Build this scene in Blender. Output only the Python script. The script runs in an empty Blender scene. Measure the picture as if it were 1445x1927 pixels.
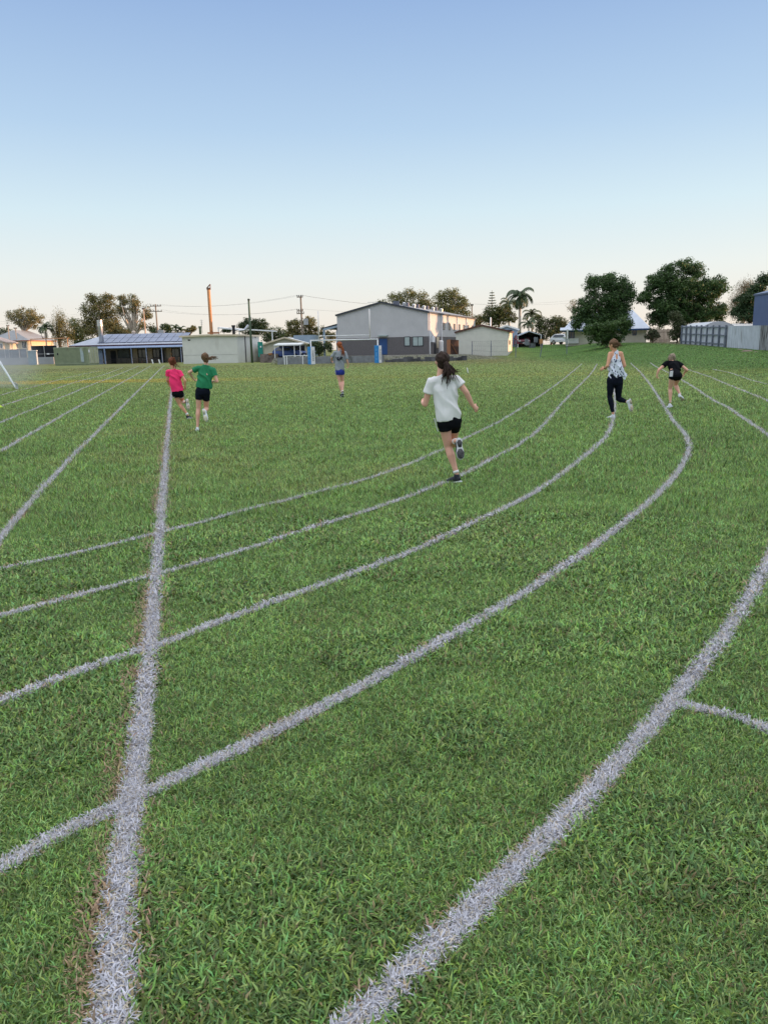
import bpy, math, random
import numpy as np
from mathutils import Vector, Matrix, noise

random.seed(7); RNG = np.random.default_rng(7)
SC = bpy.context.scene
COL = SC.collection
R = math.radians

# ------------------------------------------------------------------ camera
F = 1447.0; CX, CY = 722.5, 963.5; CAMH = 1.52
PITCH = R(12.0); ROLL = R(1.25)
fwd = Vector((0, math.cos(PITCH), -math.sin(PITCH)))
r0 = Vector((1, 0, 0)); u0 = Vector((0, math.sin(PITCH), math.cos(PITCH)))
rgt = r0 * math.cos(ROLL) - u0 * math.sin(ROLL)
upv = u0 * math.cos(ROLL) + r0 * math.sin(ROLL)
CAM = Vector((0, 0, CAMH))
cd = bpy.data.cameras.new('camera'); cam = bpy.data.objects.new('camera', cd); COL.objects.link(cam)
m = Matrix((rgt, upv, -fwd)).transposed().to_4x4(); m.translation = CAM
cam.matrix_world = m
cd.sensor_fit = 'VERTICAL'; cd.sensor_height = 36.0; cd.lens = 36.0 * F / 1927.0
cd.clip_start = 0.05; cd.clip_end = 6000
SC.camera = cam

# ------------------------------------------------------------------ light
SUN_EL, SUN_AZ = R(3.2), R(82)          # azimuth clockwise from +Y
w = bpy.data.worlds.new('World'); SC.world = w; w.use_nodes = True
nt = w.node_tree; nt.nodes.clear()
o_ = nt.nodes.new('ShaderNodeOutputWorld'); bg = nt.nodes.new('ShaderNodeBackground')
sky = nt.nodes.new('ShaderNodeTexSky'); sky.sky_type = 'NISHITA'; sky.sun_disc = False
sky.sun_elevation = SUN_EL; sky.sun_rotation = SUN_AZ
sky.air_density = 1.0; sky.dust_density = 0.6; sky.ozone_density = 1.0
bg.inputs[1].default_value = 0.15
geo = nt.nodes.new('ShaderNodeTexCoord'); sep = nt.nodes.new('ShaderNodeSeparateXYZ')
ramp = nt.nodes.new('ShaderNodeValToRGB')
nt.links.new(geo.outputs['Generated'], sep.inputs[0]); nt.links.new(sep.outputs['Z'], ramp.inputs[0])
SKY_STOPS = [(0.0, (1, 1, 1)), (1.0, (1, 1, 1))]
SKY_MIX = 0.0
el = ramp.color_ramp.elements
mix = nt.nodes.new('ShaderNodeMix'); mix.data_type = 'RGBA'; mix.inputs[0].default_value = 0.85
nt.links.new(sky.outputs[0], mix.inputs[6]); nt.links.new(ramp.outputs[0], mix.inputs[7])
# dusk sky by elevation, top bands brightened beyond view to light the grass (linear radiance at background strength 0.15)
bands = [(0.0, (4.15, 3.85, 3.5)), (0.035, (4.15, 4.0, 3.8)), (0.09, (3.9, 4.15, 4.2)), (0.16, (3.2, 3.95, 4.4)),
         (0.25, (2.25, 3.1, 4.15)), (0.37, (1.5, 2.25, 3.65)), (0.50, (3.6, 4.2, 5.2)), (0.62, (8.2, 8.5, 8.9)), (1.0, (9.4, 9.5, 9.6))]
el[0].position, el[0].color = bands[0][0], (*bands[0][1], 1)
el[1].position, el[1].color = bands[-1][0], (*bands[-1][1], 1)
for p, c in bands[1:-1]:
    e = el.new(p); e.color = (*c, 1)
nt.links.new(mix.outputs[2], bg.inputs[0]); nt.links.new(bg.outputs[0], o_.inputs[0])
sl = bpy.data.lights.new('sun', 'SUN'); sl.energy = 5.0; sl.angle = R(0.5); sl.color = (1.0, 0.56, 0.30)
so = bpy.data.objects.new('sun', sl); COL.objects.link(so)
sd = Vector((math.sin(SUN_AZ) * math.cos(SUN_EL), math.cos(SUN_AZ) * math.cos(SUN_EL), math.sin(SUN_EL)))
so.rotation_euler = sd.to_track_quat('Z', 'Y').to_euler(); so.location = (40, 0, 30)
SC.view_settings.view_transform = 'Standard'; SC.view_settings.look = 'None'
SC.view_settings.exposure = 0.62; SC.view_settings.gamma = 1.0

# ------------------------------------------------------------------ geometry helpers
def ray(px, py):
    return rgt * ((px - CX) / F) - upv * ((py - CY) / F) + fwd
def W(px, py, Y):
    d = ray(px, py); return CAM + d * (Y / d.y)
def ss(a, b, x):
    t = np.clip((x - a) / (b - a), 0, 1); return t * t * (3 - 2 * t)
def zf(x, y):
    sr = ss(17, 30, x) * np.clip(0.76 + (y - 58) * 0.023, 0.3, 1.6)
    sf = ss(8, 14, x) * ss(84, 118, y) * 1.5
    sp = ss(-12.45, -12.1, x) * ss(88.3, 88.8, y) * 0.68 * (1 - ss(9, 16, x))
    return np.maximum(np.maximum(sr, sf), sp)
def G(px, py):
    d = ray(px, py); t = 1.0
    if d.z >= -1e-4: t = 300
    else: t = -CAMH / d.z
    for _ in range(12):
        p = CAM + d * t
        z = float(zf(p.x, p.y)); 
        if d.z < -1e-4: t = t + 0.6 * ((z - CAMH) / d.z - t)
    return CAM + d * t
def gx(px, Y, py=655):      # plan point seen in column px at distance Y
    p = W(px, py, Y); return Vector((p.x, p.y))
def wz(px, py, Y): return W(px, py, Y).z

def tag(o, label=None, cat=None, group=None, kind=None):
    if label: o['label'] = label
    if cat: o['category'] = cat
    if group: o['group'] = group
    if kind: o['kind'] = kind
    return o
def thing(name, loc, label, cat, group=None):
    o = bpy.data.objects.new(name, None); COL.objects.link(o); o.location = loc
    o.empty_display_size = 0.3
    return tag(o, label, cat, group)
def origin(o):
    p = Vector((0, 0, 0))
    while o is not None:
        p = p + o.location; o = o.parent
    return p

class MB:
    def __init__(s): s.v = []; s.f = []
    def add(s, vs, fs):
        n = len(s.v); s.v += [tuple(v) for v in vs]; s.f += [tuple(i + n for i in f) for f in fs]; return s
    def box(s, c, size, rz=0, rx=0, ry=0):
        M = Matrix.Rotation(rz, 3, 'Z') @ Matrix.Rotation(ry, 3, 'Y') @ Matrix.Rotation(rx, 3, 'X')
        c = Vector(c); h = Vector(size) / 2
        vs = [c + M @ Vector((h.x * a, h.y * b, h.z * d)) for a in (-1, 1) for b in (-1, 1) for d in (-1, 1)]
        return s.add(vs, [(0, 1, 3, 2), (4, 6, 7, 5), (0, 4, 5, 1), (2, 3, 7, 6), (0, 2, 6, 4), (1, 5, 7, 3)])
    def bar(s, a, b, w_, h_=None, up=(0, 0, 1)):
        a, b = Vector(a), Vector(b); d = (b - a).normalized(); u = Vector(up)
        if abs(d.dot(u)) > .98: u = Vector((1, 0, 0))
        x = d.cross(u).normalized(); z = x.cross(d); h_ = h_ or w_
        vs = [p + x * (w_ / 2 * i) + z * (h_ / 2 * j) for p in (a, b) for i, j in ((-1, -1), (1, -1), (1, 1), (-1, 1))]
        return s.add(vs, [(0, 1, 2, 3), (7, 6, 5, 4), (0, 4, 5, 1), (1, 5, 6, 2), (2, 6, 7, 3), (3, 7, 4, 0)])
    def prism(s, pts, z0, z1):
        n = len(pts); z0s = z0 if isinstance(z0, (list, tuple)) else [z0] * n; z1s = z1 if isinstance(z1, (list, tuple)) else [z1] * n
        vs = [(p[0], p[1], z) for p, z in zip(pts, z0s)] + [(p[0], p[1], z) for p, z in zip(pts, z1s)]
        fs = [tuple(range(n))[::-1], tuple(range(n, 2 * n))] + [(i, (i + 1) % n, n + (i + 1) % n, n + i) for i in range(n)]
        return s.add(vs, fs)
    def slab(s, quad, t):
        q = [Vector(p) for p in quad]; n = (q[1] - q[0]).cross(q[-1] - q[0]).normalized() * t
        k = len(q); vs = q + [p - n for p in q]
        return s.add(vs, [tuple(range(k)), tuple(range(k, 2 * k))[::-1]] + [(i, k + i, k + (i + 1) % k, (i + 1) % k) for i in range(k)])
    def tube(s, pts, rad, n=10, side=None):
        pts = [Vector(p) for p in pts]; N = len(pts); vs = []; fs = []; ref = Vector(side) if side is not None else None
        px_ = None
        for i, p in enumerate(pts):
            t = (pts[min(i + 1, N - 1)] - pts[max(i - 1, 0)]).normalized()
            if ref is not None: x = (ref - t * ref.dot(t)).normalized()
            elif px_ is not None and (px_ - t * px_.dot(t)).length > 1e-4: x = (px_ - t * px_.dot(t)).normalized()
            else:
                h = Vector((0, 0, 1)) if abs(t.z) < .9 else Vector((1, 0, 0)); x = t.cross(h).normalized()
            px_ = x; y = t.cross(x); r = rad[i] if isinstance(rad, (list, tuple)) else rad
            a, b = r if isinstance(r, (list, tuple)) else (r, r)
            for k in range(n):
                an = 2 * math.pi * k / n; vs.append(p + x * (a * math.cos(an)) + y * (b * math.sin(an)))
        for i in range(N - 1):
            for k in range(n):
                fs.append((i * n + k, i * n + (k + 1) % n, (i + 1) * n + (k + 1) % n, (i + 1) * n + k))
        fs.append(tuple(range(n))[::-1]); fs.append(tuple(range((N - 1) * n, N * n)))
        return s.add(vs, fs)
    def ell(s, c, r, M=None, n=14, m_=9):
        c = Vector(c); M = M or Matrix.Identity(3); vs = [c + M @ Vector((0, 0, r[2]))]
        for i in range(1, m_):
            th = math.pi * i / m_
            for k in range(n):
                a = 2 * math.pi * k / n
                vs.append(c + M @ Vector((r[0] * math.sin(th) * math.cos(a), r[1] * math.sin(th) * math.sin(a), r[2] * math.cos(th))))
        vs.append(c + M @ Vector((0, 0, -r[2]))); L = len(vs) - 1
        fs = [(0, 1 + k, 1 + (k + 1) % n) for k in range(n)]
        for i in range(m_ - 2):
            for k in range(n):
                a = 1 + i * n; fs.append((a + k, a + n + k, a + n + (k + 1) % n, a + (k + 1) % n))
        a = 1 + (m_ - 2) * n; fs += [(a + k, L, a + (k + 1) % n) for k in range(n)]
        return s.add(vs, fs)
    def cap(s, a, b, ra, rb, n=12):     # rounded tapered limb
        a, b = Vector(a), Vector(b); d = b - a
        if d.length < 1e-5: return s.ell(a, (ra, ra, ra))
        d.normalize(); P = []; Q = []
        for k in (-.95, -.7, -.35): P.append(a + d * ra * k); Q.append(ra * math.sqrt(1 - k * k))
        P.append(a); Q.append(ra); P.append(b); Q.append(rb)
        for k in (.35, .7, .95): P.append(b + d * rb * k); Q.append(rb * math.sqrt(1 - k * k))
        return s.tube(P, Q, n)
    def mesh(s, name, off=Vector((0, 0, 0)), smooth=False):
        me = bpy.data.meshes.new(name)
        me.from_pydata([(v[0] - off.x, v[1] - off.y, v[2] - off.z) for v in s.v], [], s.f)
        if smooth: me.polygons.foreach_set('use_smooth', [True] * len(me.polygons))
        me.update(); return me
    def build(s, name, mat, parent=None, loc=None, smooth=False, bevel=0):
        off = origin(parent) if parent else Vector((0, 0, 0)); l = Vector(loc) if loc is not None else Vector((0, 0, 0))
        me = s.mesh(name, off + l if not parent else off, smooth); me.materials.append(mat)
        o = bpy.data.objects.new(name, me); COL.objects.link(o)
        if parent: o.parent = parent
        else: o.location = l
        if bevel:
            b = o.modifiers.new('bevel', 'BEVEL'); b.width = bevel; b.segments = 2; b.limit_method = 'ANGLE'
        return o
    def remesh(s, name, mat, voxel, parent=None, loc=None, smooth_it=4, disp=None):
        me = s.mesh('tmp'); o = bpy.data.objects.new('tmp', me); COL.objects.link(o)
        r = o.modifiers.new('r', 'REMESH'); r.mode = 'VOXEL'; r.voxel_size = voxel
        sm = o.modifiers.new('s', 'SMOOTH'); sm.factor = .5; sm.iterations = smooth_it
        dg = bpy.context.evaluated_depsgraph_get(); dg.update()
        me2 = bpy.data.meshes.new_from_object(o.evaluated_get(dg)); me2.name = name
        bpy.data.objects.remove(o); bpy.data.meshes.remove(me)
        off = origin(parent) if parent else Vector(loc if loc is not None else (0, 0, 0))
        nrm = [v.normal.copy() for v in me2.vertices]
        for v, nn in zip(me2.vertices, nrm):
            c = v.co.copy()
            if disp: c = c + nn * disp(c)
            v.co = c - off
        me2.polygons.foreach_set('use_smooth', [True] * len(me2.polygons)); me2.update()
        me2.materials.clear(); me2.materials.append(mat)
        q = bpy.data.objects.new(name, me2); COL.objects.link(q)
        if parent: q.parent = parent
        elif loc is not None: q.location = loc
        return q

# ------------------------------------------------------------------ materials
MATS = {}
def mat(name, col, rough=.7, var=.12, scale=3.0, metal=0, bump=0, bscale=40, corr=None, dirt=None, spec=.3, trans=0, aniso=None):
    if name in MATS: return MATS[name]
    m = bpy.data.materials.new(name); m.use_nodes = True; n = m.node_tree.nodes; l = m.node_tree.links
    b = n['Principled BSDF']; b.inputs['Roughness'].default_value = rough; b.inputs['Metallic'].default_value = metal
    b.inputs['Specular IOR Level'].default_value = spec
    tc = n.new('ShaderNodeTexCoord'); nz = n.new('ShaderNodeTexNoise'); nz.inputs['Scale'].default_value = scale; nz.inputs['Detail'].default_value = 6
    mp = n.new('ShaderNodeMapping'); l.new(tc.outputs['Object'], mp.inputs[0]); l.new(mp.outputs[0], nz.inputs['Vector'])
    if aniso: mp.inputs['Scale'].default_value = aniso
    cr = n.new('ShaderNodeValToRGB'); c = np.array(col)
    cr.color_ramp.elements[0].position = .3; cr.color_ramp.elements[1].position = .7
    cr.color_ramp.elements[0].color = (*np.clip(c * (1 - var), 0, 1), 1); cr.color_ramp.elements[1].color = (*np.clip(c * (1 + var), 0, 1), 1)
    l.new(nz.outputs[0], cr.inputs[0]); out = cr.outputs[0]
    if dirt:
        n2 = n.new('ShaderNodeTexNoise'); n2.inputs['Scale'].default_value = dirt[1]; n2.inputs['Detail'].default_value = 8
        mp2 = n.new('ShaderNodeMapping'); mp2.inputs['Scale'].default_value = (1, 1, .25); l.new(tc.outputs['Object'], mp2.inputs[0]); l.new(mp2.outputs[0], n2.inputs['Vector'])
        c2 = n.new('ShaderNodeValToRGB'); c2.color_ramp.elements[0].position = dirt[2]; c2.color_ramp.elements[1].position = dirt[2] + .12
        l.new(n2.outputs[0], c2.inputs[0]); mx = n.new('ShaderNodeMix'); mx.data_type = 'RGBA'
        l.new(c2.outputs[0], mx.inputs[0]); l.new(out, mx.inputs[6]); mx.inputs[7].default_value = (*dirt[0], 1); out = mx.outputs[2]
    l.new(out, b.inputs['Base Color'])
    if corr:     # corrugation / boards: (axis, frequency, strength)
        wv = n.new('ShaderNodeTexWave'); wv.bands_direction = corr[0]; wv.inputs['Scale'].default_value = corr[1]; wv.wave_profile = 'SIN'
        l.new(tc.outputs['Object'], wv.inputs['Vector']); bp = n.new('ShaderNodeBump'); bp.inputs['Strength'].default_value = corr[2]; bp.inputs['Distance'].default_value = .03
        l.new(wv.outputs[1], bp.inputs['Height']); l.new(bp.outputs[0], b.inputs['Normal'])
    elif bump:
        n3 = n.new('ShaderNodeTexNoise'); n3.inputs['Scale'].default_value = bscale; l.new(mp.outputs[0], n3.inputs['Vector'])
        bp = n.new('ShaderNodeBump'); bp.inputs['Strength'].default_value = bump; bp.inputs['Distance'].default_value = .01
        l.new(n3.outputs[0], bp.inputs['Height']); l.new(bp.outputs[0], b.inputs['Normal'])
    if trans: b.inputs['Transmission Weight'].default_value = trans
    MATS[name] = m; return m
def attr_mat(name, rough=.6, trans=.35, spec=.3):
    m = bpy.data.materials.new(name); m.use_nodes = True; n = m.node_tree.nodes; l = m.node_tree.links
    b = n['Principled BSDF']; b.inputs['Roughness'].default_value = rough; b.inputs['Specular IOR Level'].default_value = spec
    a = n.new('ShaderNodeAttribute'); a.attribute_name = 'tint'
    l.new(a.outputs['Color'], b.inputs['Base Color'])
    if trans:
        t = n.new('ShaderNodeBsdfTranslucent'); l.new(a.outputs['Color'], t.inputs[0])
        mx = n.new('ShaderNodeMixShader'); mx.inputs[0].default_value = trans
        l.new(b.outputs[0], mx.inputs[1]); l.new(t.outputs[0], mx.inputs[2]); l.new(mx.outputs[0], n['Material Output'].inputs[0])
    return m
BLADE = attr_mat('grass_blade', .5, .3, .35); LEAF = attr_mat('leaf', .55, .25, .3); PAINTB = attr_mat('painted_blade', .8, .15, .1)
bark = mat('bark', (.16, .12, .09), .9, .35, 4, bump=.6); palebark = mat('pale_bark', (.42, .36, .3), .8, .25, 2, bump=.3)

def np_mesh(name, verts, polys_n, idx, matr, tint=None, parent=None, loc=None, smooth=True):
    me = bpy.data.meshes.new(name); nv = len(verts); npoly = len(idx) // polys_n if isinstance(polys_n, int) else len(polys_n)
    me.vertices.add(nv); me.vertices.foreach_set('co', np.ascontiguousarray(verts, dtype=np.float32).ravel())
    me.loops.add(len(idx)); me.loops.foreach_set('vertex_index', np.asarray(idx, dtype=np.int32))
    me.polygons.add(npoly)
    if isinstance(polys_n, int): st = np.arange(npoly, dtype=np.int32) * polys_n
    else: st = np.concatenate([[0], np.cumsum(polys_n)[:-1]]).astype(np.int32)
    me.polygons.foreach_set('loop_start', st)
    me.update(calc_edges=True)
    if smooth: me.polygons.foreach_set('use_smooth', np.ones(npoly, dtype=bool))
    if tint is not None:
        a = me.attributes.new('tint', 'FLOAT_COLOR', 'POINT')
        a.data.foreach_set('color', np.concatenate([tint, np.ones((nv, 1))], 1).astype(np.float32).ravel())
    me.materials.append(matr); o = bpy.data.objects.new(name, me); COL.objects.link(o)
    if parent: o.parent = parent
    if loc is not None: o.location = loc
    return o

# ------------------------------------------------------------------ turf colour (one function for the soil sheet and the blades)
def vnoise(x, y, s, seed=0):
    x, y = (np.asarray(x) * .84 + np.asarray(y) * .54) / s, (np.asarray(y) * .84 - np.asarray(x) * .54) / s
    xi = np.floor(x).astype(np.int64); yi = np.floor(y).astype(np.int64); fx = x - xi; fy = y - yi
    fx = fx * fx * (3 - 2 * fx); fy = fy * fy * (3 - 2 * fy)
    def h(a, b):
        n = (a * 374761393 + b * 668265263 + seed * 144665) & 0x7fffffff
        n = ((n ^ (n >> 13)) * 1274126177) & 0x7fffffff
        return ((n ^ (n >> 16)) & 0xffff) / 65535.0
    return (h(xi, yi) * (1 - fx) + h(xi + 1, yi) * fx) * (1 - fy) + (h(xi, yi + 1) * (1 - fx) + h(xi + 1, yi + 1) * fx) * fy
def lerp(a, b, t): return a + (b - a) * t[:, None]
def turf(x, y):
    x = np.asarray(x, float); y = np.asarray(y, float)
    c = np.tile(np.array([.162, .272, .070]), (len(x), 1))
    n1 = vnoise(x, y, 1.3, 1); n2 = vnoise(x, y, 5.0, 2); n3 = vnoise(x, y, .4, 3)
    c = c * (.80 + .2 * n1 + .22 * n2)[:, None]
    dry = ss(.58, .92, n2 * .5 + n1 * .25 + n3 * .25) * .38 * (1 - ss(14, 24, x))
    c = lerp(c, np.array([.24, .22, .085]), dry)
    c = lerp(c, np.array([.255, .295, .10]), ss(8, 45, y) * (1 - ss(14, 24, x)) * .6)  # lighter with distance: less shade seen between blades, put into the colour
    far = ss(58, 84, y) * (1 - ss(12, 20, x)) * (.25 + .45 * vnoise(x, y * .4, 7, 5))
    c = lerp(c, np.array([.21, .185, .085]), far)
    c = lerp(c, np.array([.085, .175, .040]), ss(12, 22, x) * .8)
    pav = ss(-12.3, -12.1, x) * (1 - ss(12, 15, x)) * ss(88.2, 88.6, y) * (1 - ss(106, 110, y))
    c = lerp(c, np.array([.20, .195, .18]), pav * (.6 + .4 * n1))
    worn = ss(29, 33, x) * (1 - ss(34, 38, x)) * ss(40, 50, y) * .8
    c = lerp(c, np.array([.24, .2, .15]), worn)
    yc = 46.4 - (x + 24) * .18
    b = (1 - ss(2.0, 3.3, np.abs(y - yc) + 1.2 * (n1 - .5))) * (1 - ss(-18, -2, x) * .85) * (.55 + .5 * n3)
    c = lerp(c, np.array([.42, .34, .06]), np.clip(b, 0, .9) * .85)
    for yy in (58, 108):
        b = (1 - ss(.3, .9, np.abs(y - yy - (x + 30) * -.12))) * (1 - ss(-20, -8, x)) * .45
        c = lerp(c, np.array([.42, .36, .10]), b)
    return c

# ------------------------------------------------------------------ ground sheet
xs = np.concatenate([[-3000, -1200, -500, -250, -160], np.sort(np.concatenate([np.arange(-120, 100.1, 1.0), [-12.45, -12.1]])), [130, 160, 250, 500, 1200, 3000]])
ys = np.concatenate([[-60, -20], np.arange(-5, 88, 1.0), [88.25, 88.5, 88.8], np.arange(90, 200, 1.5), [220, 260, 350, 500, 900, 1800, 4000]])
XX, YY = np.meshgrid(xs, ys); nx, ny = len(xs), len(ys)
V = np.stack([XX.ravel(), YY.ravel(), zf(XX, YY).ravel()], 1)
ii = np.arange(nx * ny).reshape(ny, nx)
q = np.stack([ii[:-1, :-1], ii[:-1, 1:], ii[1:, 1:], ii[1:, :-1]], -1).reshape(-1)
GM = bpy.data.materials.new('turf'); GM.use_nodes = True; n = GM.node_tree.nodes; l = GM.node_tree.links; b = n['Principled BSDF']
b.inputs['Roughness'].default_value = .95; b.inputs['Specular IOR Level'].default_value = .1
a = n.new('ShaderNodeAttribute'); a.attribute_name = 'tint'; tc = n.new('ShaderNodeTexCoord')
def gnoise(sc, det=5, rough=.6):
    z = n.new('ShaderNodeTexNoise'); z.inputs['Scale'].default_value = sc; z.inputs['Detail'].default_value = det; z.inputs['Roughness'].default_value = rough
    l.new(tc.outputs['Object'], z.inputs['Vector']); return z
z1 = gnoise(5.0); z2 = gnoise(30, 3); z3 = gnoise(.9, 6)
def mr(node, a0, a1, b0, b1):
    r = n.new('ShaderNodeMapRange'); l.new(node.outputs[0], r.inputs[0])
    for k, v in zip((1, 2, 3, 4), (a0, a1, b0, b1)): r.inputs[k].default_value = v
    return r.outputs[0]
mm = n.new('ShaderNodeMath'); mm.operation = 'MULTIPLY'; l.new(mr(z1, .3, .7, .45, 1.35), mm.inputs[0]); l.new(mr(z3, .3, .7, .8, 1.15), mm.inputs[1])
m2 = n.new('ShaderNodeMath'); m2.operation = 'MULTIPLY'; l.new(mm.outputs[0], m2.inputs[0]); l.new(mr(z2, .3, .7, .6, 1.2), m2.inputs[1])
vm = n.new('ShaderNodeVectorMath'); vm.operation = 'SCALE'; l.new(a.outputs['Color'], vm.inputs[0]); l.new(m2.outputs[0], vm.inputs['Scale'])
l.new(vm.outputs[0], b.inputs['Base Color'])
bp = n.new('ShaderNodeBump'); bp.inputs['Strength'].default_value = .8; bp.inputs['Distance'].default_value = .06; l.new(z1.outputs[0], bp.inputs['Height']); l.new(bp.outputs[0], b.inputs['Normal'])
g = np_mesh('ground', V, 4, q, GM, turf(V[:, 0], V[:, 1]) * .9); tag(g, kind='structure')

# ------------------------------------------------------------------ painted lane lines (centre lines followed on the ground)
def spline(P, step):
    P = np.array(P, float); out = []
    Q = np.vstack([2 * P[0] - P[1], P, 2 * P[-1] - P[-2]])
    for i in range(1, len(Q) - 2):
        d = np.linalg.norm(Q[i + 1] - Q[i]); k = max(2, int(d / step))
        for t in np.linspace(0, 1, k, endpoint=False):
            a, b_, c_, d_ = Q[i - 1:i + 3]
            out.append(.5 * ((2 * b_) + (-a + c_) * t + (2 * a - 5 * b_ + 4 * c_ - d_) * t * t + (-a + 3 * b_ - 3 * c_ + d_) * t ** 3))
    out.append(Q[-2]); return np.array(out)
LP = [
 ('L0', .080, [(205,2080),(212,1990),(215,1923),(220.5,1854),(221,1784),(225,1715),(231,1646),(239,1577),(250,1494),(258,1438),(267,1369),(276,1300),(283,1225),(291,1130),(298,1040),(305,960),(312,870),(318,800),(323,745),(328,716),(333,700)]),
 ('D', .07, [(-60,1112),(0,1018),(60,945),(120,880),(170,828),(237,760),(278,719),(300,697),(310,688)]),
 ('C', .08, [(-100,905),(0,852),(90,800),(160,760),(226,723),(284,689)]),
 ('B', .08, [(-100,836),(0,797),(91,760),(172,725.5),(228,703),(262,689)]),
 ('A', .08, [(-80,792),(0,767),(19,760),(104,733),(145,719),(197,705),(232,692)]),
 ('E', .07, [(-60,758),(0,745),(31,736),(52,732),(128,711),(187,698)]),
 ('R1', .058, [(-90,1098),(0,1075),(150,1042),(285,1008),(380,985),(450,965),(560,938),(660,912),(740,886),(830,850),(880,824),(930,800),(970,776),(1010,750),(1055,718),(1094.5,685)]),
 ('R2', .064, [(-90,1186),(0,1162),(130,1128),(280,1088),(450,1040),(560,1005),(700,960),(800,925),(865,898),(920,869),(980,836),(1020,804),(1050,769),(1085,731),(1112,703),(1123,685)]),
 ('R3', .068, [(-90,1355),(0,1325),(100,1287),(200,1250),(300,1217),(400,1178),(500,1141),(600,1105),(700,1069),(800,1029),(900,982),(1000,932),(1060,892),(1101,859),(1135,829),(1148.5,807),(1153.5,784.5),(1156,760),(1155,735),(1149,706),(1141,690)]),
 ('R4', .070, [(-100,1690),(0,1637),(100,1580),(200,1533),(280,1494),(350,1460),(450,1413),(550,1361),(650,1311),(740,1262),(850,1200),(950,1140),(1040,1083),(1130,1020),(1220,948),(1265,902),(1290,865),(1295,847),(1294,832),(1284,813),(1269,797),(1249.4,767),(1222,723.5),(1200,697),(1186,683)]),
 ('R5', .074, [(480,2100),(620,1985),(680,1927),(735,1868),(790,1815),(850,1757),(900,1705),(957,1648),(1009,1600),(1058,1553),(1111,1496),(1164,1436),(1213,1381),(1251,1336),(1281,1302),(1326,1245),(1360,1200),(1400,1140),(1428,1092),(1452,1045),(1490,960),(1505,905),(1490,860),(1445,822),(1409,796),(1371.5,771),(1334,750),(1297,725),(1257,702),(1223,683)]),
 ('R5b', .062, [(1278,1327),(1300,1333),(1326,1339),(1379,1351),(1445,1377),(1530,1418)]),
 ('R6', .075, [(1600,830),(1520,790),(1445,756),(1409,741),(1371.5,726),(1334,710),(1294,696),(1272,686)]),
 ('R7', .075, [(1640,795),(1540,758),(1445,725),(1409,715),(1371.5,702),(1339,695)]),
]
LINES = []
for nm, wd, P in LP:
    wd *= .92
    pts = [np.array(G(*p))[:2] for p in P]
    LINES.append((nm, wd, spline(pts, .12) if nm in ('L0', 'R4', 'R5', 'R3', 'R5b') else spline(pts, .2)))
PAINT = mat('line_paint', (.60, .62, .70), .85, .15, 25, bump=.8, bscale=90, dirt=((.25, .27, .18), 30, .52))

# ------------------------------------------------------------------ turf blades
BX, BY = [], []
def ring(y0, y1, dens, mrg):
    hw = lambda y: .5 * (.98 * y + .32) + mrg
    area = (hw(y0) + hw(y1)) * (y1 - y0); k = int(area * dens)
    y = y0 + (y1 - y0) * RNG.random(k); h = hw(y1); x = (RNG.random(k) * 2 - 1) * h
    keep = np.abs(x) < hw(y); return x[keep], y[keep]
edges = list(np.geomspace(1.0, 92, 40))
for a0, a1 in zip(edges[:-1], edges[1:]):
    d = (a0 + a1) / 2; dens = 32000 * min(1, (2.4 / d)) ** 1.45 * (1 if d < 46 else .6)
    x, y = ring(a0, a1, dens, .35 + .02 * d); BX.append(x); BY.append(y)
X = np.concatenate(BX); Y = np.concatenate(BY); EX = np.zeros(len(X), bool)
# extra blades on the painted strips so that they read solid
for nm, wd, P in LINES:
    seg = P[1:] - P[:-1]; L = np.linalg.norm(seg, axis=1); mid = (P[1:] + P[:-1]) / 2
    ok = (mid[:, 1] < 75) & (mid[:, 1] > 1) & (np.abs(mid[:, 0]) < .5 * mid[:, 1] + 1.2)
    dn = 42000 * np.minimum(1, 2.4 / np.maximum(mid[:, 1], .1)) ** 1.25
    cnt = np.where(ok, L * wd * dn, 0).astype(int); k = np.repeat(np.arange(len(L)), cnt)
    if not len(k): continue
    t = RNG.random(len(k)); nrm = np.stack([-seg[k, 1], seg[k, 0]], 1) / L[k, None]
    p = P[k] + seg[k] * t[:, None] + nrm * ((RNG.random(len(k)) - .5) * wd)[:, None]
    X = np.concatenate([X, p[:, 0]]); Y = np.concatenate([Y, p[:, 1]]); EX = np.concatenate([EX, np.ones(len(p), bool)])
o = np.argsort(Y); X = X[o]; Y = Y[o]; EX = EX[o]; N = len(X)
owner = np.full(N, -1, np.int16); tan_ = np.zeros(N)
best = np.full(N, 9.0)
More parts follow.
